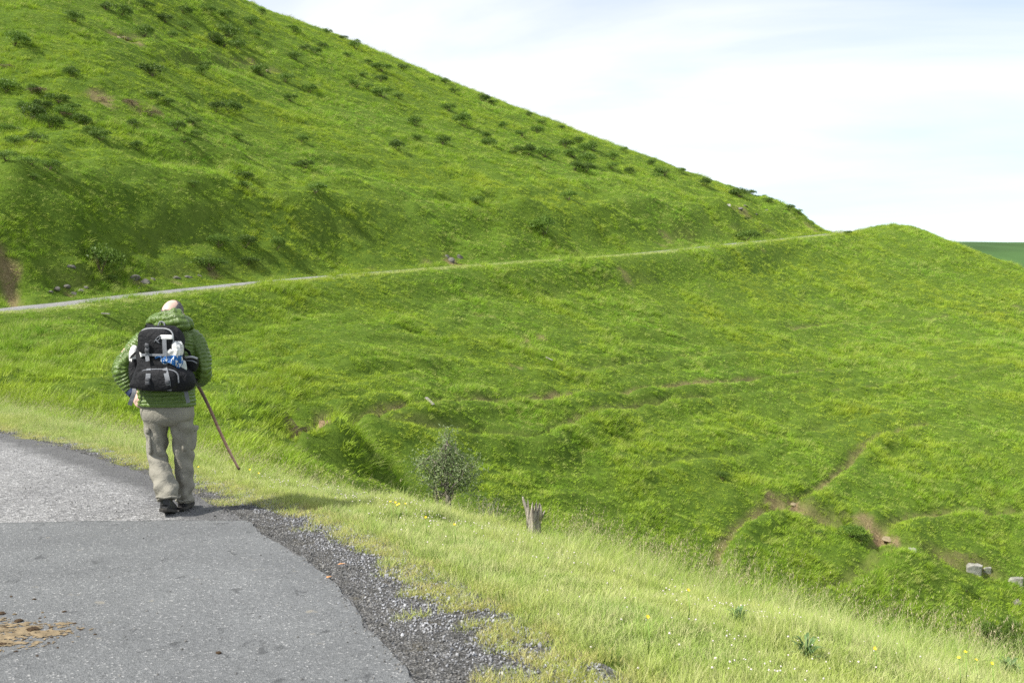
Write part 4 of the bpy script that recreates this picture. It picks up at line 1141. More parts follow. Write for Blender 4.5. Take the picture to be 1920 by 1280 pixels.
qq = np.arange((ny - 1) * nx).reshape(ny - 1, nx)[:, :-1].ravel(); Fq = np.stack([qq, qq + 1, qq + nx + 1, qq + nx], 1)
kf = (ms.ravel()[Fq] > .12).all(1)
link("smear", mesh_data("dung_smear", np.stack([gx.ravel(), gy2.ravel(), hz_.ravel()], 1), Fq[kf], True), M_DUNG, dung)
for px, py, w in [(3, 1152, 16), (35, 1166, 18), (8, 1178, 14), (62, 1183, 26), (5, 1210, 18), (120, 1148, 10), (95, 1178, 10), (20, 1195, 12), (45, 1200, 8), (140, 1170, 8), (-20, 1190, 24), (75, 1160, 7), (30, 1222, 8)]:
    x_, y_ = onplane(px, py)
    r = np.random.default_rng(px * 7 + py)
    bm = bmesh.new(); bmesh.ops.create_icosphere(bm, subdivisions=2, radius=1)
    for v in bm.verts: v.co *= 1 + r.normal(0, .2)
    me = bpy.data.meshes.new("clump"); bm.to_mesh(me); bm.free()
    rr = w / F * y_ * .42
    o = link("clump", me, M_DUNGD, dung, (x_ - dx_, y_ - dy_, road_top(x_, y_) - road_top(dx_, dy_) + rr * .2)); o.scale = (rr, rr * .9, rr * .42)
rc = np.random.default_rng(17)
CR = [me.copy(), me.copy()]
for c_, m_ in zip(CR, (M_DUNGD, M_DUNG)): c_.materials.clear(); c_.materials.append(m_)
for k in range(34):
    px, py = rc.normal(40, 62), rc.normal(1188, 26); x_, y_ = onplane(px, py); rr = rc.uniform(.003, .009)
    o = link("clump", CR[0] if k % 3 else CR[1], None, dung, (x_ - dx_, y_ - dy_, road_top(x_, y_) - road_top(dx_, dy_) + rr * .3)); o.scale = (rr * 1.2, rr, rr * .6); o.rotation_euler = (0, 0, rc.random() * 6)
x_, y_ = onplane(410, 1223)
bm = bmesh.new(); bmesh.ops.create_icosphere(bm, subdivisions=2, radius=1)
for v in bm.verts: v.co *= random.uniform(.8, 1.25)
me = bpy.data.meshes.new("pellet"); bm.to_mesh(me); bm.free()
o = link("dung_pellet", me, M_DUNGD, None, (x_, y_, road_top(x_, y_) + .004)); o.scale = (.014, .011, .009)
tag(o, "single dark pellet lying alone on the smooth asphalt", "pellet")
M_DEAD = simple("fallen_leaf", (.55, .28, .12), .7, .2, 20)
for px, py in [(641, 1050), (617, 1074)]:
    x_, y_ = onplane(px, py)
    V = [(-.03, 0, .004), (-.01, .012, .012), (.02, .009, .008), (.033, 0, .003), (.018, -.010, .011), (-.012, -.011, .010)]
    o = link("fallen_leaf", mesh_data("fallen_leaf", V, [tuple(range(6))]), M_DEAD, None, (x_, y_, .0)); o.rotation_euler = (0, 0, random.random())
    tag(o, "orange dead leaf lying on the gravel shoulder", "leaf", "dead leaves on the gravel")

# ------------------------------------------------------------------ the walker
PY0 = 8.1
PXM = PY0 / F
pw = np.array((W(325, 960, PY0)[0], PY0, 0.018))
def Q(px, py, d=0.0):
    """photograph pixel and depth offset -> point in the walker's own space"""
    w = W(px, py, PY0 + d); return np.array(w) - pw
def catmull(P, n):
    P = np.array(P, float); Qp = np.vstack([2 * P[0] - P[1], P, 2 * P[-1] - P[-2]])
    out = []
    for t_ in np.linspace(0, len(P) - 1 - 1e-6, n):
        i = int(t_); f_ = t_ - i; a, b, c, d = Qp[i], Qp[i + 1], Qp[i + 2], Qp[i + 3]
        out.append(.5 * (2 * b + (c - a) * f_ + (2 * a - 5 * b + 4 * c - d) * f_ ** 2 + (3 * b - a - 3 * c + d) * f_ ** 3))
    return np.array(out)
def loft(stations, nr=40, ns=36, ref=(1, 0, 0), rib=0.0, amp=0.0, ex=1.0, fold=None, closed_ends=True, flat=None):
    """stations: (x,y,z,ru,rv). returns V,F of a closed tube"""
    S = catmull([np.concatenate([s[0], s[1:]]) if isinstance(s[0], np.ndarray) else s for s in stations], nr)
    P = S[:, :3]; ru = S[:, 3]; rv = S[:, 4]
    T = np.gradient(P, axis=0); T /= np.linalg.norm(T, axis=1)[:, None] + 1e-9
    L = np.concatenate([[0], np.cumsum(np.linalg.norm(np.diff(P, axis=0), axis=1))])
    ref = np.array(ref, float); V = []
    th = np.arange(ns) / ns * 2 * math.pi
    cu = np.sign(np.cos(th)) * np.abs(np.cos(th)) ** ex; sv_ = np.sign(np.sin(th)) * np.abs(np.sin(th)) ** ex
    for i in range(nr):
        u_ = ref - T[i] * T[i].dot(ref); u_ /= np.linalg.norm(u_) + 1e-9; v_ = np.cross(T[i], u_)
        k = 0.0
        if rib: k = amp * (np.abs(np.sin(math.pi * (L[i] / rib + .28 * vnoise(th * 1.4 + 3, np.full(ns, L[i] * 9), 7)))) ** .6 - .75) + .007 * vnoise(th * 2.2, np.full(ns, L[i] * 14), 9)
        a = ru[i] + k; b = rv[i] + k
        ff = fold(th, L[i], L[-1]) if fold else 0
        R_ = np.stack([cu * (a + ff), sv_ * (b + ff)], 1)
        V.append(P[i] + R_[:, :1] * u_ + R_[:, 1:] * v_)
    V = np.vstack(V); Fc = []
    for i in range(nr - 1):
        for k in range(ns):
            k2 = (k + 1) % ns; Fc.append((i * ns + k, i * ns + k2, (i + 1) * ns + k2, (i + 1) * ns + k))
    if closed_ends:
        Fc.append(tuple(reversed(range(ns)))); Fc.append(tuple((nr - 1) * ns + k for k in range(ns)))
    return V, Fc
def ellipsoid(c, r_, rot=None, n=16, fn=None):
    V, Fc = [], []
    for i in range(n + 1):
        a = math.pi * i / n
        for k in range(2 * n):
            b = math.pi * k / n
            d = np.array((math.sin(a) * math.cos(b), math.sin(a) * math.sin(b), math.cos(a)))
            p = d * np.array(r_)
            if fn: p = fn(p, d)
            if rot is not None: p = np.array(rot @ Vector(p))
            V.append(np.array(c) + p)
    m = 2 * n
    for i in range(n):
        for k in range(m):
            Fc.append((i * m + k, (i + 1) * m + k, (i + 1) * m + (k + 1) % m, i * m + (k + 1) % m))
    return np.array(V), Fc
def join(parts):
    V, Fc, o = [], [], 0
    for v, f_ in parts:
        V.append(v); Fc += [tuple(i + o for i in q_) for q_ in f_]; o += len(v)
    return np.vstack(V), Fc
def remeshed(name, parts, vox, mat, parent, smooth_it=2):
    V, Fc = join(parts)
    me = mesh_data(name, V, Fc)
    o = link(name, me, mat, parent)
    bm = bmesh.new(); bm.from_mesh(me); bmesh.ops.remove_doubles(bm, verts=bm.verts, dist=1e-5); bmesh.ops.recalc_face_normals(bm, faces=bm.faces); bm.to_mesh(me); bm.free()
    md = o.modifiers.new("merge", 'REMESH'); md.mode = 'VOXEL'; md.voxel_size = vox; md.use_smooth_shade = True
    if smooth_it:
        ms_ = o.modifiers.new("soften", 'SMOOTH'); ms_.factor = .5; ms_.iterations = smooth_it
    dg = bpy.context.evaluated_depsgraph_get()
    new = bpy.data.meshes.new_from_object(o.evaluated_get(dg))
    o.modifiers.clear(); o.data = new
    if len(new.materials) == 0: new.materials.append(mat)
    new.polygons.foreach_set("use_smooth", np.ones(len(new.polygons), dtype=bool))
    return o
def solid(name, VF, mat, parent, smooth=True):
    me = mesh_data(name, VF[0], VF[1], smooth)
    bm = bmesh.new(); bm.from_mesh(me); bmesh.ops.recalc_face_normals(bm, faces=bm.faces); bm.to_mesh(me); bm.free()
    return link(name, me, mat, parent)

def cloth(name, col, rough, spec, weave=260, wr=.25, var=.12):
    m, t, b = new_mat(name)
    p = N(t, "ShaderNodeTexCoord").outputs['Object']
    n = noise(t, p, 7, 5, .6); c = np.array(col)
    col_ = ramp(t, n.outputs['Fac'], [(.3, tuple(c * (1 - var))), (.7, tuple(np.clip(c * (1 + var), 0, 1)))]).outputs[0]
    t.links.new(col_, b.inputs['Base Color']); b.inputs['Roughness'].default_value = rough; b.inputs['Specular IOR Level'].default_value = spec
    h1 = noise(t, p, 22, 6, .6, .8)
    bump(t, b, h1.outputs['Fac'], wr, .02)
    return m
M_SKIN = simple("skin", (.58, .395, .325), .5, .14, 18, .15, .4, 90)
M_HAIR = simple("grey_hair", (.12, .11, .105), .7, .5, 60, .7, .3, 160)
M_JACKET = cloth("green_quilted_nylon", (.084, .142, .022), .33, .5, wr=.8)
M_TROUS = cloth("khaki_cotton", (.235, .225, .190), .9, .15, wr=.7, var=.16)
M_BOOT = cloth("black_leather", (.020, .020, .022), .45, .5, wr=.4, var=.3)
M_SOLE = simple("boot_rubber", (.045, .042, .038), .85, .3, 20)
M_PACK = cloth("black_pack_fabric", (.009, .0095, .012), .7, .25, wr=.8, var=.3)
M_WEB = simple("grey_webbing", (.17, .18, .20), .7, .15, 30, .4)
M_TRIM = simple("light_grey_piping", (.36, .37, .39), .6, .12, 30)
M_BUCK = simple("dark_buckle", (.06, .062, .07), .4, .15, 30)
M_WHITE = simple("white_plastic", (.74, .74, .73), .4, .06, 30)
M_PALE = simple("pale_label", (.50, .54, .52), .6, .15, 25)
M_NAVY = cloth("navy_cuff", (.018, .030, .075), .7, .3)

person = empty("person", tuple(pw))
tag(person, "bald walker in green quilted jacket and khaki trousers striding away along the road", "person")

# body: head with a face, neck, trunk, arms with hands, legs - one continuous skin
HC = Q(323, 588, .17)
hrot = Matrix.Rotation(R(-22), 3, 'Z') @ Matrix.Rotation(R(-24), 3, 'X')       # head bowed, turned a little to its right
def head_fn(p, d):
    x_, y_, z_ = p
    if z_ < 0: x_ *= 1 - .28 * min(1, -z_ / .115); y_ = y_ * (1 - .12 * min(1, -z_ / .115)) + .012 * min(1, -z_ / .115)
    return np.array((x_, y_, z_))
def hp(x_, y_, z_): return HC + np.array(hrot @ Vector((x_, y_, z_)))
parts = [ellipsoid(HC, (.080, .100, .116), hrot, 22, head_fn)]
parts.append(ellipsoid(hp(0, .045, -.085), (.048, .050, .038), hrot, 12))                    # jaw and chin
parts.append(loft([(*hp(0, .092, .028), .008, .008), (*hp(0, .105, 0), .010, .010), (*hp(0, .116, -.026), .016, .013), (*hp(0, .103, -.036), .012, .008)], 10, 12))   # nose
parts.append(ellipsoid(hp(0, .088, .034), (.052, .014, .010), hrot, 10))                     # brow
for s_ in (-1, 1):
    parts.append(ellipsoid(hp(s_ * .086, -.004, -.004), (.014, .023, .036), hrot @ Matrix.Rotation(s_ * R(-22), 3, 'Z'), 10))   # ears
    parts.append(ellipsoid(hp(s_ * .036, .072, -.020), (.022, .018, .020), hrot, 8))         # cheeks
parts.append(ellipsoid(hp(0, .094, -.062), (.024, .010, .007), hrot, 8))                     # lips
parts.append(loft([(*Q(322, 590, .15), .056, .06), (*Q(320, 606, .12), .056, .06), (*Q(318, 622, .09), .07, .07)], 10, 16))
parts.append(loft([(*Q(318, 612, .10), .07, .06), (*Q(317, 630, .09), .17, .09), (*Q(316, 660, .07), .17, .11), (*Q(315, 710, .03), .15, .10), (*Q(314, 755, .0), .15, .10), (*Q(315, 782, .0), .12, .07)], 24, 24))
LA = [Q(274, 630, .12), Q(250, 652, .08), Q(231, 676, .03), Q(225, 696, -.01), Q(234, 716, -.01), Q(247, 735, -.01)]
RA = [Q(358, 630, .13), Q(373, 651, .10), Q(381, 676, .08), Q(383, 697, .09), Q(378, 710, .19), Q(366, 713, .31)]
for A in (LA, RA):
    parts.append(loft([(*A[0], .06, .06), (*A[1], .056, .056), (*A[2], .05, .05), (*A[3], .046, .046), (*A[4], .042, .042), (*A[5], .030, .030)], 20, 16, ref=(0, 1, .2)))
def hand(wrist, fwd, side, palmn, curl, parts, s=1.0):
    """palm, four unequal bent fingers and a thumb from the side of the palm"""
    fwd = fwd / np.linalg.norm(fwd); side = side - fwd * side.dot(fwd); side /= np.linalg.norm(side); palmn = np.cross(fwd, side) * (1 if np.cross(fwd, side).dot(palmn) > 0 else -1)
    pc = wrist + fwd * .05 * s
    parts.append(loft([(*(wrist - fwd * .02), .026, .020), (*(wrist + fwd * .02), .034, .018), (*(wrist + fwd * .06), .042, .016), (*(wrist + fwd * .095), .040, .013)], 12, 16, ref=side))
    for k, (off, ln) in enumerate([(.031, .070), (.010, .080), (-.011, .075), (-.031, .058)]):
        b = wrist + fwd * .090 + side * off; P = [b]; d = fwd.copy(); a = 0
        for j, fr in enumerate((.45, .32, .23)):
            a += curl * (.6, 1.0, .8)[j]
            d = fwd * math.cos(a) + palmn * math.sin(a); P.append(P[-1] + d * ln * fr)
        parts.append(loft([(*p_, r_, r_) for p_, r_ in zip([b - fwd * .02] + P, (.009, .0095, .009, .0082, .007))], 12, 10, ref=side))
    b = wrist + fwd * .03 + side * .034
    P = [b, b + (side * .7 + fwd * .6 + palmn * .2) * .03, b + (side * .6 + fwd * .9 + palmn * .55) * .052, b + (side * .4 + fwd * 1.1 + palmn * .9) * .066]
    parts.append(loft([(*p_, r_, r_) for p_, r_ in zip([b - side * .02] + P, (.012, .012, .011, .0095, .008))], 12, 10, ref=palmn))
# one hand rests by the hip, the other closes on the stick
hand(Q(250, 736, -.03), Q(259, 758, -.10) - Q(250, 736, -.03), np.array((.6, -.6, -.2)), np.array((.5, .6, -.2)), .45, parts)
STK0, STK1 = Q(357, 699, .37), Q(450, 878, .58)
sd = (STK1 - STK0) / np.linalg.norm(STK1 - STK0)
hand(Q(367, 713, .31), np.array((-.55, .8, .1)), -sd, np.array((0, .3, 1.0)), 1.15, parts)
LEGL = [(293, 775, .0), (293, 815, .015), (297, 858, .03), (309, 905, -.05), (312, 945, -.105)]
LEGR = [(341, 775, .02), (342, 815, .07), (344, 855, .12), (345, 905, .15), (346, 940, .17)]
for LG in (LEGL, LEGR):
    parts.append(loft([(*Q(*p_), r_, r_) for p_, r_ in zip(LG, (.055, .052, .038, .030, .020))], 24, 16))
for (fx_, fy_, d_) in ((312, 950, -.10), (345, 946, .18)):
    parts.append(loft([(*Q(fx_, fy_, d_ - .01), .018, .018), (*(Q(fx_, fy_, d_) + (0, .08, -.005)), .024, .016), (*(Q(fx_, fy_, d_) + (0, .14, -.012)), .02, .010)], 10, 12, ref=(1, 0, 0)))
body = remeshed("body", parts, .0055, M_SKIN, person, 2)
for s_ in (-1, 1):
    solid("eye", ellipsoid(hp(s_ * .032, .088, .010), (.012, .010, .010), None, 8), simple("eye_white", (.7, .68, .66), .2), person)
# hair: grey fringe round the sides and nape, crown bald
ax = Vector((-.10, -.50, .86)).normalized()
V, Fc = ellipsoid((0, 0, 0), (.0835, .1035, .1185), None, 44, head_fn)
nv = 88; keepv = []
rr_ = np.random.default_rng(4)
for i, v in enumerate(V):
    d = Vector(np.array(hrot @ Vector(v))); dn_ = d.normalized(); loc = Vector(v)
    keepv.append(dn_.dot(ax) < .76 + .04 * math.sin(9 * math.atan2(loc.x, loc.y)) and loc.y < .030 + .02 * (loc.z > .02) and loc.z > -.085)
Fk = [f_ for f_ in Fc if all(keepv[i] for i in f_)]
Vh = np.array([HC + np.array(hrot @ Vector(v * (1 + rr_.normal(0, .006)))) for v in V])
solid("hair", (Vh, Fk), M_HAIR, person)

# trousers: seat and two legs, with folds at the knees and hems
def tfold(seed, kneeat, hem=1.0):
    def f_(th, s_, L):
        t_ = s_ / L
        w = .011 * np.sin(3 * th + 26 * t_ + seed) * math.exp(-((t_ - kneeat) / .13) ** 2) + .010 * np.sin(2 * th - 34 * t_ + seed * 2) * math.exp(-((t_ - .9) / .10) ** 2)
        w = w + .009 * np.sin(4 * th + 16 * t_ + seed) * math.exp(-((t_ - .08) / .14) ** 2) + .005 * np.sin(5 * th + 9 * t_ + 3 * seed) + .004 * np.sin(th * 2 + 40 * t_)
        return w
    return f_
tparts = [loft([(*Q(313, 742, .0), .200, .135), (*Q(313, 757, .0), .212, .140), (*Q(314, 775, .0), .208, .142), (*Q(315, 788, .005), .185, .115), (*Q(316, 797, .01), .12, .06)], 22, 48, ex=.86),
          loft([(*Q(289.8, 768, .0), 0.0884, 0.1045), (*Q(291.8, 800, .01), 0.0874, 0.0997), (*Q(294.8, 838, .03), 0.0772, 0.0874), (*Q(296.8, 862, .03), 0.0753, 0.0836), (*Q(302.8, 890, -.02), 0.0846, 0.0874), (*Q(311.4, 915, -.07), 0.0874, 0.0874), (*Q(314.4, 936, -.10), 0.0818, 0.0836)], 64, 48, fold=tfold(.4, .45)),
          loft([(*Q(340.0, 768, .01), 0.0930, 0.1045), (*Q(342.0, 800, .05), 0.0884, 0.0997), (*Q(343.0, 838, .09), 0.0772, 0.0874), (*Q(345.0, 862, .12), 0.0725, 0.0817), (*Q(347.0, 890, .14), 0.0707, 0.0798), (*Q(347.0, 918, .15), 0.0651, 0.0760), (*Q(347.0, 940, .16), 0.0577, 0.0684)], 64, 48, fold=tfold(2.1, .48))]
trousers = remeshed("trousers", tparts, .0065, M_TROUS, person, 1)
def slab(c, ux, uy, uz, w, h, th_, ex=.45, n=14):
    """rounded flat pad; ux across, uy along height, uz outward"""
    V, Fc = [], []
    m = 4 * n
    rings = [(1.0, 0), (1.0, .55), (.93, .86), (.75, 1.0), (.0, 1.06)]
    for rr, zz__ in rings:
        for k in range(m):
            a = 2 * math.pi * k / m; x_ = math.copysign(abs(math.cos(a)) ** ex, math.cos(a)) * w / 2 * rr; y_ = math.copysign(abs(math.sin(a)) ** ex, math.sin(a)) * h / 2 * rr
            V.append(c + ux * x_ + uy * y_ + uz * th_ * zz__)
    for i in range(len(rings) - 1):
        for k in range(m): Fc.append((i * m + k, i * m + (k + 1) % m, (i + 1) * m + (k + 1) % m, (i + 1) * m + k))
    Fc.append(tuple(reversed(range(m))))
    return np.array(V), Fc
UX, UY, UZ = np.array((1., 0, 0)), np.array((0, 0, 1.)), np.array((0, -1., 0))
solid("pocket", slab(Q(281, 826, -.01), np.array((.45, -.9, 0)), np.array((-.06, 0, 1.)), np.array((-.9, -.45, 0)), .15, .22, .022), M_TROUS, trousers)
solid("pocket", slab(Q(354, 822, .06), np.array((-.45, -.9, 0)), np.array((.05, 0, 1.)), np.array((.9, -.45, 0)), .15, .20, .022), M_TROUS, trousers)
solid("pocket_flap", slab(Q(279, 806, -.015), np.array((.45, -.9, 0)), np.array((-.06, 0, 1.)), np.array((-.9, -.45, 0)), .16, .05, .034), M_TROUS, trousers)
solid("pocket_flap", slab(Q(355, 803, .06), np.array((-.45, -.9, 0)), np.array((.05, 0, 1.)), np.array((.9, -.45, 0)), .16, .05, .034), M_TROUS, trousers)
def ringtube(c, ru, rv, tr, mat, name, parent, tilt=0):
    a = np.linspace(0, 2 * math.pi, 40)
    P = np.stack([c[0] + ru * np.cos(a), c[1] + rv * np.sin(a), c[2] + tilt * np.sin(a) + .004 * np.sin(5 * a)], 1)
    link(name, tube_mesh([(P, [tr] * 40)], mat, name, 8), None, parent)
ringtube(Q(315.5, 931, -.10), .088, .088, .010, M_TROUS, "hem", trousers, -.012)
ringtube(Q(346, 936, .16), .064, .074, .009, M_TROUS, "hem", trousers)

# boots: the trailing heel is lifted, the leading foot is flat
def boot(c, pitch, yaw, name="boot"):
    rot = Matrix.Rotation(yaw, 3, 'Z') @ Matrix.Rotation(pitch, 3, 'X')
    T_ = lambda p_: np.array(rot @ Vector(p_)) + c
    up = [(0, -.045, .05), (0, -.03, .05), (0, .03, .05), (0, .10, .042), (0, .165, .034), (0, .205, .028)]
    rad = [(.030, .035), (.042, .05), (.044, .052), (.048, .042), (.046, .033), (.026, .018)]
    vf = loft([(*T_(p_), a, b) for p_, (a, b) in zip(up, rad)], 26, 24, ref=tuple(rot @ Vector((1, 0, 0))), ex=.8)
    sh = loft([(*T_((0, -.008, .05)), .044, .052), (*T_((0, -.012, .10)), .044, .052), (*T_((0, -.014, .21)), .050, .057)], 14, 24)
    o = remeshed(name, [vf, sh], .005, M_BOOT, person, 2)
    V, Fc = [], []
    out = [(0, -.085), (.026, -.078), (.040, -.05), (.040, .0), (.048, .09), (.050, .14), (.040, .19), (.015, .215), (-.015, .215), (-.040, .19), (-.050, .14), (-.046, .09), (-.038, .0), (-.040, -.05), (-.026, -.078)]
    for z_, g in ((-.004, .98), (.006, 1.02), (.020, 1.0)):
        for x_, y_ in out: V.append(T_((x_ * g, y_ * g, z_)))
    m = len(out)
    for i in range(2):
        for k in range(m): Fc.append((i * m + k, i * m + (k + 1) % m, (i + 1) * m + (k + 1) % m, (i + 1) * m + k))
    Fc += [tuple(range(2 * m, 3 * m)), tuple(reversed(range(m)))]
    solid("sole", (np.array(V), Fc), M_SOLE, o, False)
boot(np.array((Q(311, 955, -.10)[0], -.10, .030)), R(-14), R(4))
boot(np.array((Q(344, 950, .17)[0], .17, .004)), 0.0, R(2))

# jacket: horizontally quilted trunk, sleeves, hood lying on the shoulders
RIB = .028
jparts = [loft([(*Q(313, 761, .0), 0.2239, 0.1536), (*Q(313, 754, .0), 0.2316, 0.1613), (*Q(313, 735, .005), 0.2277, 0.1594), (*Q(315, 700, .03), 0.2200, 0.1536), (*Q(316, 665, .06), 0.2220, 0.1488), (*Q(317, 645, .08), 0.2200, 0.1392), (*Q(317, 630, .09), 0.1978, 0.1229), (*Q(318, 618, .10), 0.1544, 0.1056), (*Q(319, 606, .11), 0.1013, 0.0864)], 150, 72, rib=RIB, amp=.0125, ex=.88)]
jparts.append(loft([(*Q(283, 632, .12), 0.0744, 0.0791), (*Q(267, 641, .11), 0.0800, 0.0818), (*Q(248, 661, .08), 0.0725, 0.0744), (*Q(231, 681, .03), 0.0688, 0.0698), (*Q(226, 698, -.01), 0.0651, 0.0651), (*Q(235, 716, -.01), 0.0595, 0.0595), (*Q(245, 731, -.01), 0.0465, 0.0465)], 110, 40, ref=(0, 1, .2), rib=RIB, amp=.0125))
jparts.append(loft([(*Q(352, 631, .13), 0.0744, 0.0791), (*Q(364, 639, .12), 0.0800, 0.0818), (*Q(374, 657, .10), 0.0744, 0.0763), (*Q(380, 678, .08), 0.0707, 0.0725), (*Q(381, 695, .085), 0.0688, 0.0688), (*Q(378, 709, .15), 0.0614, 0.0614), (*Q(370, 713, .25), 0.0484, 0.0484)], 110, 40, ref=(0, 1, .2), rib=RIB, amp=.0125))
jacket = remeshed("jacket", jparts, .0042, M_JACKET, person, 1)
ha = np.linspace(-2.45, 2.45, 9)
hst = []
for a in ha:
    back = math.cos(a)                       # 1 at the nape, negative in front
    p_ = Q(320, 603, .10) + np.array((math.sin(a) * .125, -back * .105, .012 - .030 * (1 - back)))
    hst.append((*p_, .045 + .022 * max(0, back), .058 + .024 * max(0, back) + .006 * (a > 0)))
solid("hood", loft(hst, 110, 30, ref=(0, 0, 1), rib=.034, amp=.010, fold=lambda th, s_, L: .003 * np.sin(2 * th + 30 * s_)), M_JACKET, jacket)
solid("hood_bag", loft([(*Q(318, 586, -.01), .065, .030), (*Q(320, 590, -.03), .090, .052), (*Q(321, 602, -.045), .128, .062), (*Q(323, 613, -.04), .150, .052), (*Q(325, 619, -.02), .125, .030)], 46, 44, rib=.040, amp=.012, ex=.9, fold=lambda th, s_, L: .004 * np.sin(7 * th) + .003 * np.sin(3 * th + 40 * s_)), M_JACKET, jacket)
solid("cuff", loft([(*Q(243, 729, -.01), .047, .047), (*Q(248, 735, -.02), .044, .044), (*Q(251, 739, -.03), .041, .041)], 12, 24, ref=(0, 1, .2)), M_NAVY, jacket)
solid("cuff", loft([(*Q(371, 713, .24), .047, .047), (*Q(368, 713, .28), .044, .044)], 8, 24, ref=(0, 1, .2)), M_NAVY, jacket)

# ---- backpack
pack = empty("backpack", tuple(pw + np.array((Q(303, 680)[0], -.17, Q(303, 732)[2]))))
tag(pack, "black and grey daypack with carrier bag strapped on the walker's back", "backpack")
PO = np.array((Q(303, 680)[0], -.17, Q(303, 732)[2]))
def pk(name, VF, mat, parent=None, smooth=True):
    return solid(name, (np.array(VF[0]) - PO, VF[1]), mat, parent or pack, smooth)
wr = lambda th, s_, L: .004 * np.sin(5 * th + 30 * s_) + .003 * np.sin(9 * th - 22 * s_)
pk("main_compartment", loft([(*Q(303, 611, -.145), .08, .045), (*Q(303, 614, -.146), .125, .08), (*Q(303, 628, -.15), .165, .105), (*Q(302, 655, -.17), .178, .125), (*Q(302, 682, -.18), .182, .130), (*Q(303, 697, -.18), .215, .135), (*Q(305, 712, -.18), .248, .135), (*Q(306, 724, -.178), .245, .115), (*Q(306, 731, -.176), .19, .06)], 60, 60, ex=.72, fold=wr), M_PACK)
up = pk("upper_pocket", slab(Q(293, 641, -.265), UX, UY, UZ, .270, .215, .055, .55), M_PACK)
lp = pk("lower_pocket", slab(Q(297, 712, -.29), UX, UY, UZ, .320, .170, .070, .62), M_PACK)
def pline(P, rad, mat, name, parent, ns=6, off=0):
    P = catmull(P, max(8, len(P) * 6)) - PO
    o = link(name, tube_mesh([(P, [rad] * len(P))], mat, name, ns), None, parent); return o
def outl(cx, cy, w, h, d, a0, a1, ex=.55, n=24):
    return [Q(cx, cy, d) + UX * math.copysign(abs(math.cos(a)) ** ex, math.cos(a)) * w / 2 + UY * math.copysign(abs(math.sin(a)) ** ex, math.sin(a)) * h / 2 for a in np.linspace(a0, a1, n)]
pline(outl(293, 641, .268, .213, -.300, 0, 2 * math.pi), .0055, M_TRIM, "piping", up)
pline(outl(297, 712, .315, .165, -.33, R(-8), R(188), .62), .006, M_WEB, "piping", lp)
def web(P, w, mat, name, parent, th_=.004, side=UX):
    P = catmull(P, max(6, len(P) * 5)) - PO; V, Fc = [], []
    T = np.gradient(P, axis=0)
    for i, p_ in enumerate(P):
        t_ = T[i] / (np.linalg.norm(T[i]) + 1e-9); s_ = side - t_ * side.dot(t_); s_ /= np.linalg.norm(s_); n_ = np.cross(t_, s_)
        for a, b in ((-1, -1), (1, -1), (1, 1), (-1, 1)): V.append(p_ + s_ * w / 2 * a + n_ * th_ / 2 * b)
    for i in range(len(P) - 1):
        for k in range(4): Fc.append((4 * i + k, 4 * i + (k + 1) % 4, 4 * i + 4 + (k + 1) % 4, 4 * i + 4 + k))
    Fc += [(0, 1, 2, 3), tuple(4 * (len(P) - 1) + k for k in (3, 2, 1, 0))]
    return solid(name, (np.array(V), Fc), mat, parent, False)
def buckle(px, py, d, w=.036, h=.030):
    pk("buckle", slab(Q(px, py, d), UX, UY, UZ, w, h, .014, .4, 6), M_BUCK)
web([Q(276, 640, -.318), Q(276, 660, -.326), Q(276, 668, -.32), Q(277, 677, -.33)], .030, M_WEB, "compression_strap", pack)
web([Q(308, 636, -.322), Q(308.5, 650, -.326), Q(309, 660, -.325), Q(309, 674, -.32)], .032, M_WEB, "compression_strap", pack)
web([Q(279, 691, -.335), Q(278, 702, -.362), Q(277, 716, -.368), Q(279, 727, -.345)], .036, M_WEB, "compression_strap", pack)
web([Q(309, 690, -.335), Q(312, 702, -.362), Q(315, 716, -.368), Q(317, 732, -.335)], .036, M_WEB, "compression_strap", pack)
for b in ((276, 648, -.33), (276, 657, -.33), (277, 712, -.37), (314, 716, -.372), (277, 718, -.37)): buckle(*b)
web([Q(265, 665, -.31), Q(285, 665, -.325), Q(310, 665, -.325), Q(322, 660, -.31)], .018, M_WEB, "compression_strap", pack, side=UY)
web([Q(252, 716, -.12), Q(252, 733, -.16), Q(247, 748, -.15), Q(243, 759, -.13)], .034, M_WEB, "hanging_strap", pack)
web([Q(344, 720, -.14), Q(348, 733, -.165), Q(351, 745, -.17), Q(353, 755, -.168)], .030, M_WEB, "hanging_strap", pack)
web([Q(338, 648, -.10), Q(346, 654, -.10), Q(354, 660, -.085), Q(357, 670, -.08)], .022, M_PACK, "side_strap", pack)
for sx_ in (-1, 1):
    web([Q(303 + sx_ * 20, 613, -.10), Q(305 + sx_ * 24, 607, .0), Q(309 + sx_ * 30, 610, .12), Q(312 + sx_ * 34, 632, .225), Q(314 + sx_ * 36, 670, .245), Q(314 + sx_ * 50, 700, .15), Q(308 + sx_ * 54, 716, -.02), Q(306 + sx_ * 50, 720, -.12)], .055, M_PACK, "shoulder_strap", pack, .012)
pline([Q(297, 613, -.12), Q(298, 606, -.115), Q(303, 603, -.11), Q(308, 606, -.115), Q(309, 613, -.12)], .007, M_WEB, "haul_loop", pack)
pline([Q(289, 641, -.325), Q(295, 633, -.328), Q(301, 630, -.328), Q(297, 638, -.328), Q(291, 637, -.328), Q(299, 643, -.326)], .0035, M_WEB, "cord", pack)
pk("white_tag", slab(Q(312.5, 632, -.315), UX, (UY + UX * -.18), UZ, .098, .036, .012, .35, 6), M_WHITE)
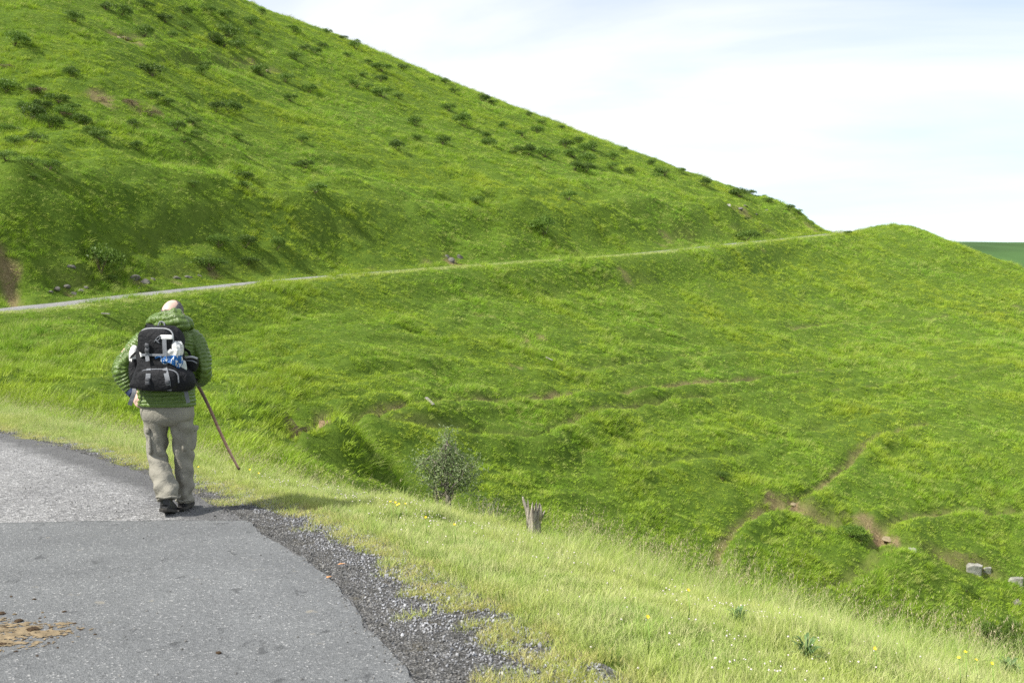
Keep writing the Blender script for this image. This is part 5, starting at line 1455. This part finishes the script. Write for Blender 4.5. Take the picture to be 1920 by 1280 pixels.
# carrier bag bulging out between the pockets
mb, tb_, bb = new_mat("printed_carrier_bag")
p_ = N(tb_, "ShaderNodeTexCoord").outputs['Object']; sx_ = N(tb_, "ShaderNodeSeparateXYZ"); tb_.links.new(p_, sx_.inputs[0])
nn_ = noise(tb_, p_, 30, 3); ad_ = N(tb_, "ShaderNodeMath", operation='MULTIPLY_ADD'); tb_.links.new(nn_.outputs['Fac'], ad_.inputs[0]); ad_.inputs[1].default_value = .02; tb_.links.new(sx_.outputs['Z'], ad_.inputs[2])
zt = Q(320, 664)[2] - PO[2]
band_ = N(tb_, "ShaderNodeMath", operation='LESS_THAN'); tb_.links.new(ad_.outputs[0], band_.inputs[0]); band_.inputs[1].default_value = zt + .012
mpb = N(tb_, "ShaderNodeMapping"); mpb.inputs['Scale'].default_value = (1.0, 1, .45); tb_.links.new(p_, mpb.inputs[0])
st_ = noise(tb_, mpb.outputs[0], 62, 1); stt = N(tb_, "ShaderNodeMath", operation='GREATER_THAN'); tb_.links.new(st_.outputs['Fac'], stt.inputs[0]); stt.inputs[1].default_value = .60
blu = mixc(tb_, stt.outputs[0], (.012, .125, .40), (.68, .70, .72))
whi = ramp(tb_, nn_.outputs['Fac'], [(.35, (.52, .52, .50)), (.6, (.74, .74, .73))]).outputs[0]
tb_.links.new(mixc(tb_, band_.outputs[0], whi, blu), bb.inputs['Base Color']); bb.inputs['Roughness'].default_value = .3
bump(tb_, bb, noise(tb_, p_, 40, 5, .6, 1.0).outputs['Fac'], .8, .02)
crk = lambda th, s_, L: .006 * np.sin(4 * th + 50 * s_) + .004 * np.sin(9 * th + 31 * s_)
pk("carrier_bag", loft([(*Q(331, 641, -.26), .030, .022), (*Q(331, 648, -.27), .044, .04), (*Q(331, 659, -.275), .050, .045), (*Q(320, 668, -.275), .094, .040), (*Q(314, 675, -.27), .115, .045), (*Q(320, 681, -.26), .07, .03)], 40, 40, fold=crk, ex=.85), mb)
pk("bag_lining", loft([(*Q(268, 648, -.285), .012, .012), (*Q(266, 658, -.29), .020, .016), (*Q(270, 667, -.29), .030, .016)], 14, 16, fold=lambda th, s_, L: .002 * np.sin(4 * th)), M_WHITE)
# bottle in the side pocket
pk("side_pocket", loft([(*Q(254, 672, -.12), .040, .045), (*Q(253, 690, -.12), .046, .05), (*Q(255, 708, -.12), .050, .055), (*Q(258, 718, -.12), .035, .04)], 20, 24, fold=wr), M_PACK)
pk("water_bottle", loft([(*Q(254, 647.5, -.125), .010, .010), (*Q(253, 651, -.125), .027, .027), (*Q(252, 660, -.125), .039, .036), (*Q(252, 670, -.125), .042, .038), (*Q(253, 682, -.12), .038, .036)], 26, 24), M_WHITE)
web([Q(243, 671, -.15), Q(248, 667, -.168), Q(255, 661, -.170), Q(261, 656, -.165)], .018, M_PACK, "bottle_strap", pack, side=UY)
# pouch and label on the other side
pouch = pk("side_pouch", loft([(*Q(357, 669, -.10), .050, .030), (*Q(357, 674, -.10), .062, .045), (*Q(359, 684, -.10), .056, .045), (*Q(360, 693, -.10), .040, .035), (*Q(360, 697, -.10), .02, .02)], 26, 28, ex=.8), M_PACK)
pline([Q(344, 672, -.135), Q(350, 670, -.148), Q(360, 669, -.150), Q(370, 672, -.13)], .010, M_TRIM, "piping", pouch)
pline([Q(345, 677, -.14), Q(352, 676, -.152), Q(362, 677, -.152), Q(369, 681, -.13)], .006, M_WEB, "piping", pouch)
pk("pale_flap", slab(Q(341, 686, -.235), np.array((1., .5, .25)), np.array((-.2, 0, 1.)), np.array((.4, -.9, 0)), .062, .085, .012, .5, 6), M_PALE)
web([Q(334, 708, -.31), Q(334.5, 712, -.312), Q(335, 717, -.312)], .012, M_TRIM, "label_tab", pack)

# ---- walking stick
m, t, b = new_mat("stripped_branch")
p_ = N(t, "ShaderNodeTexCoord").outputs['Object']; sx_ = N(t, "ShaderNodeSeparateXYZ"); t.links.new(p_, sx_.inputs[0])
mr = N(t, "ShaderNodeMapRange"); t.links.new(sx_.outputs['Z'], mr.inputs[0]); mr.inputs[1].default_value = -.85; mr.inputs[2].default_value = -.05
nn_ = noise(t, p_, 25, 5); ad_ = N(t, "ShaderNodeMath", operation='MULTIPLY_ADD'); t.links.new(nn_.outputs['Fac'], ad_.inputs[0]); ad_.inputs[1].default_value = .5; t.links.new(mr.outputs[0], ad_.inputs[2])
t.links.new(ramp(t, ad_.outputs[0], [(.25, (.52, .34, .24)), (.65, (.40, .23, .16)), (1.1 - .1, (.13, .08, .06))]).outputs[0], b.inputs['Base Color'])
b.inputs['Roughness'].default_value = .6
bump(t, b, noise(t, p_, 60, 4).outputs['Fac'], .5, .01)
stick = empty("walking_stick", tuple(pw + STK0)); tag(stick, "reddish wooden walking stick held slanting out over the verge", "stick")
tt = np.linspace(0, 1, 26); rr_ = np.random.default_rng(2)
P = np.array([(STK1 - STK0) * a for a in tt]) + np.stack([.012 * np.sin(tt * 5.0), .004 * np.sin(tt * 9), .010 * np.sin(tt * 6 + 1)], 1) - np.array((0, 0, .010 * math.sin(1)))
rad = .0145 - .0035 * tt + .0016 * np.sin(tt * 37) ** 8
link("shaft", tube_mesh([(P, rad)], m, "stick_shaft", 12), None, stick)
solid("tip", ellipsoid(P[-1], (.0135, .0135, .012), None, 8), M_TWIG, stick)
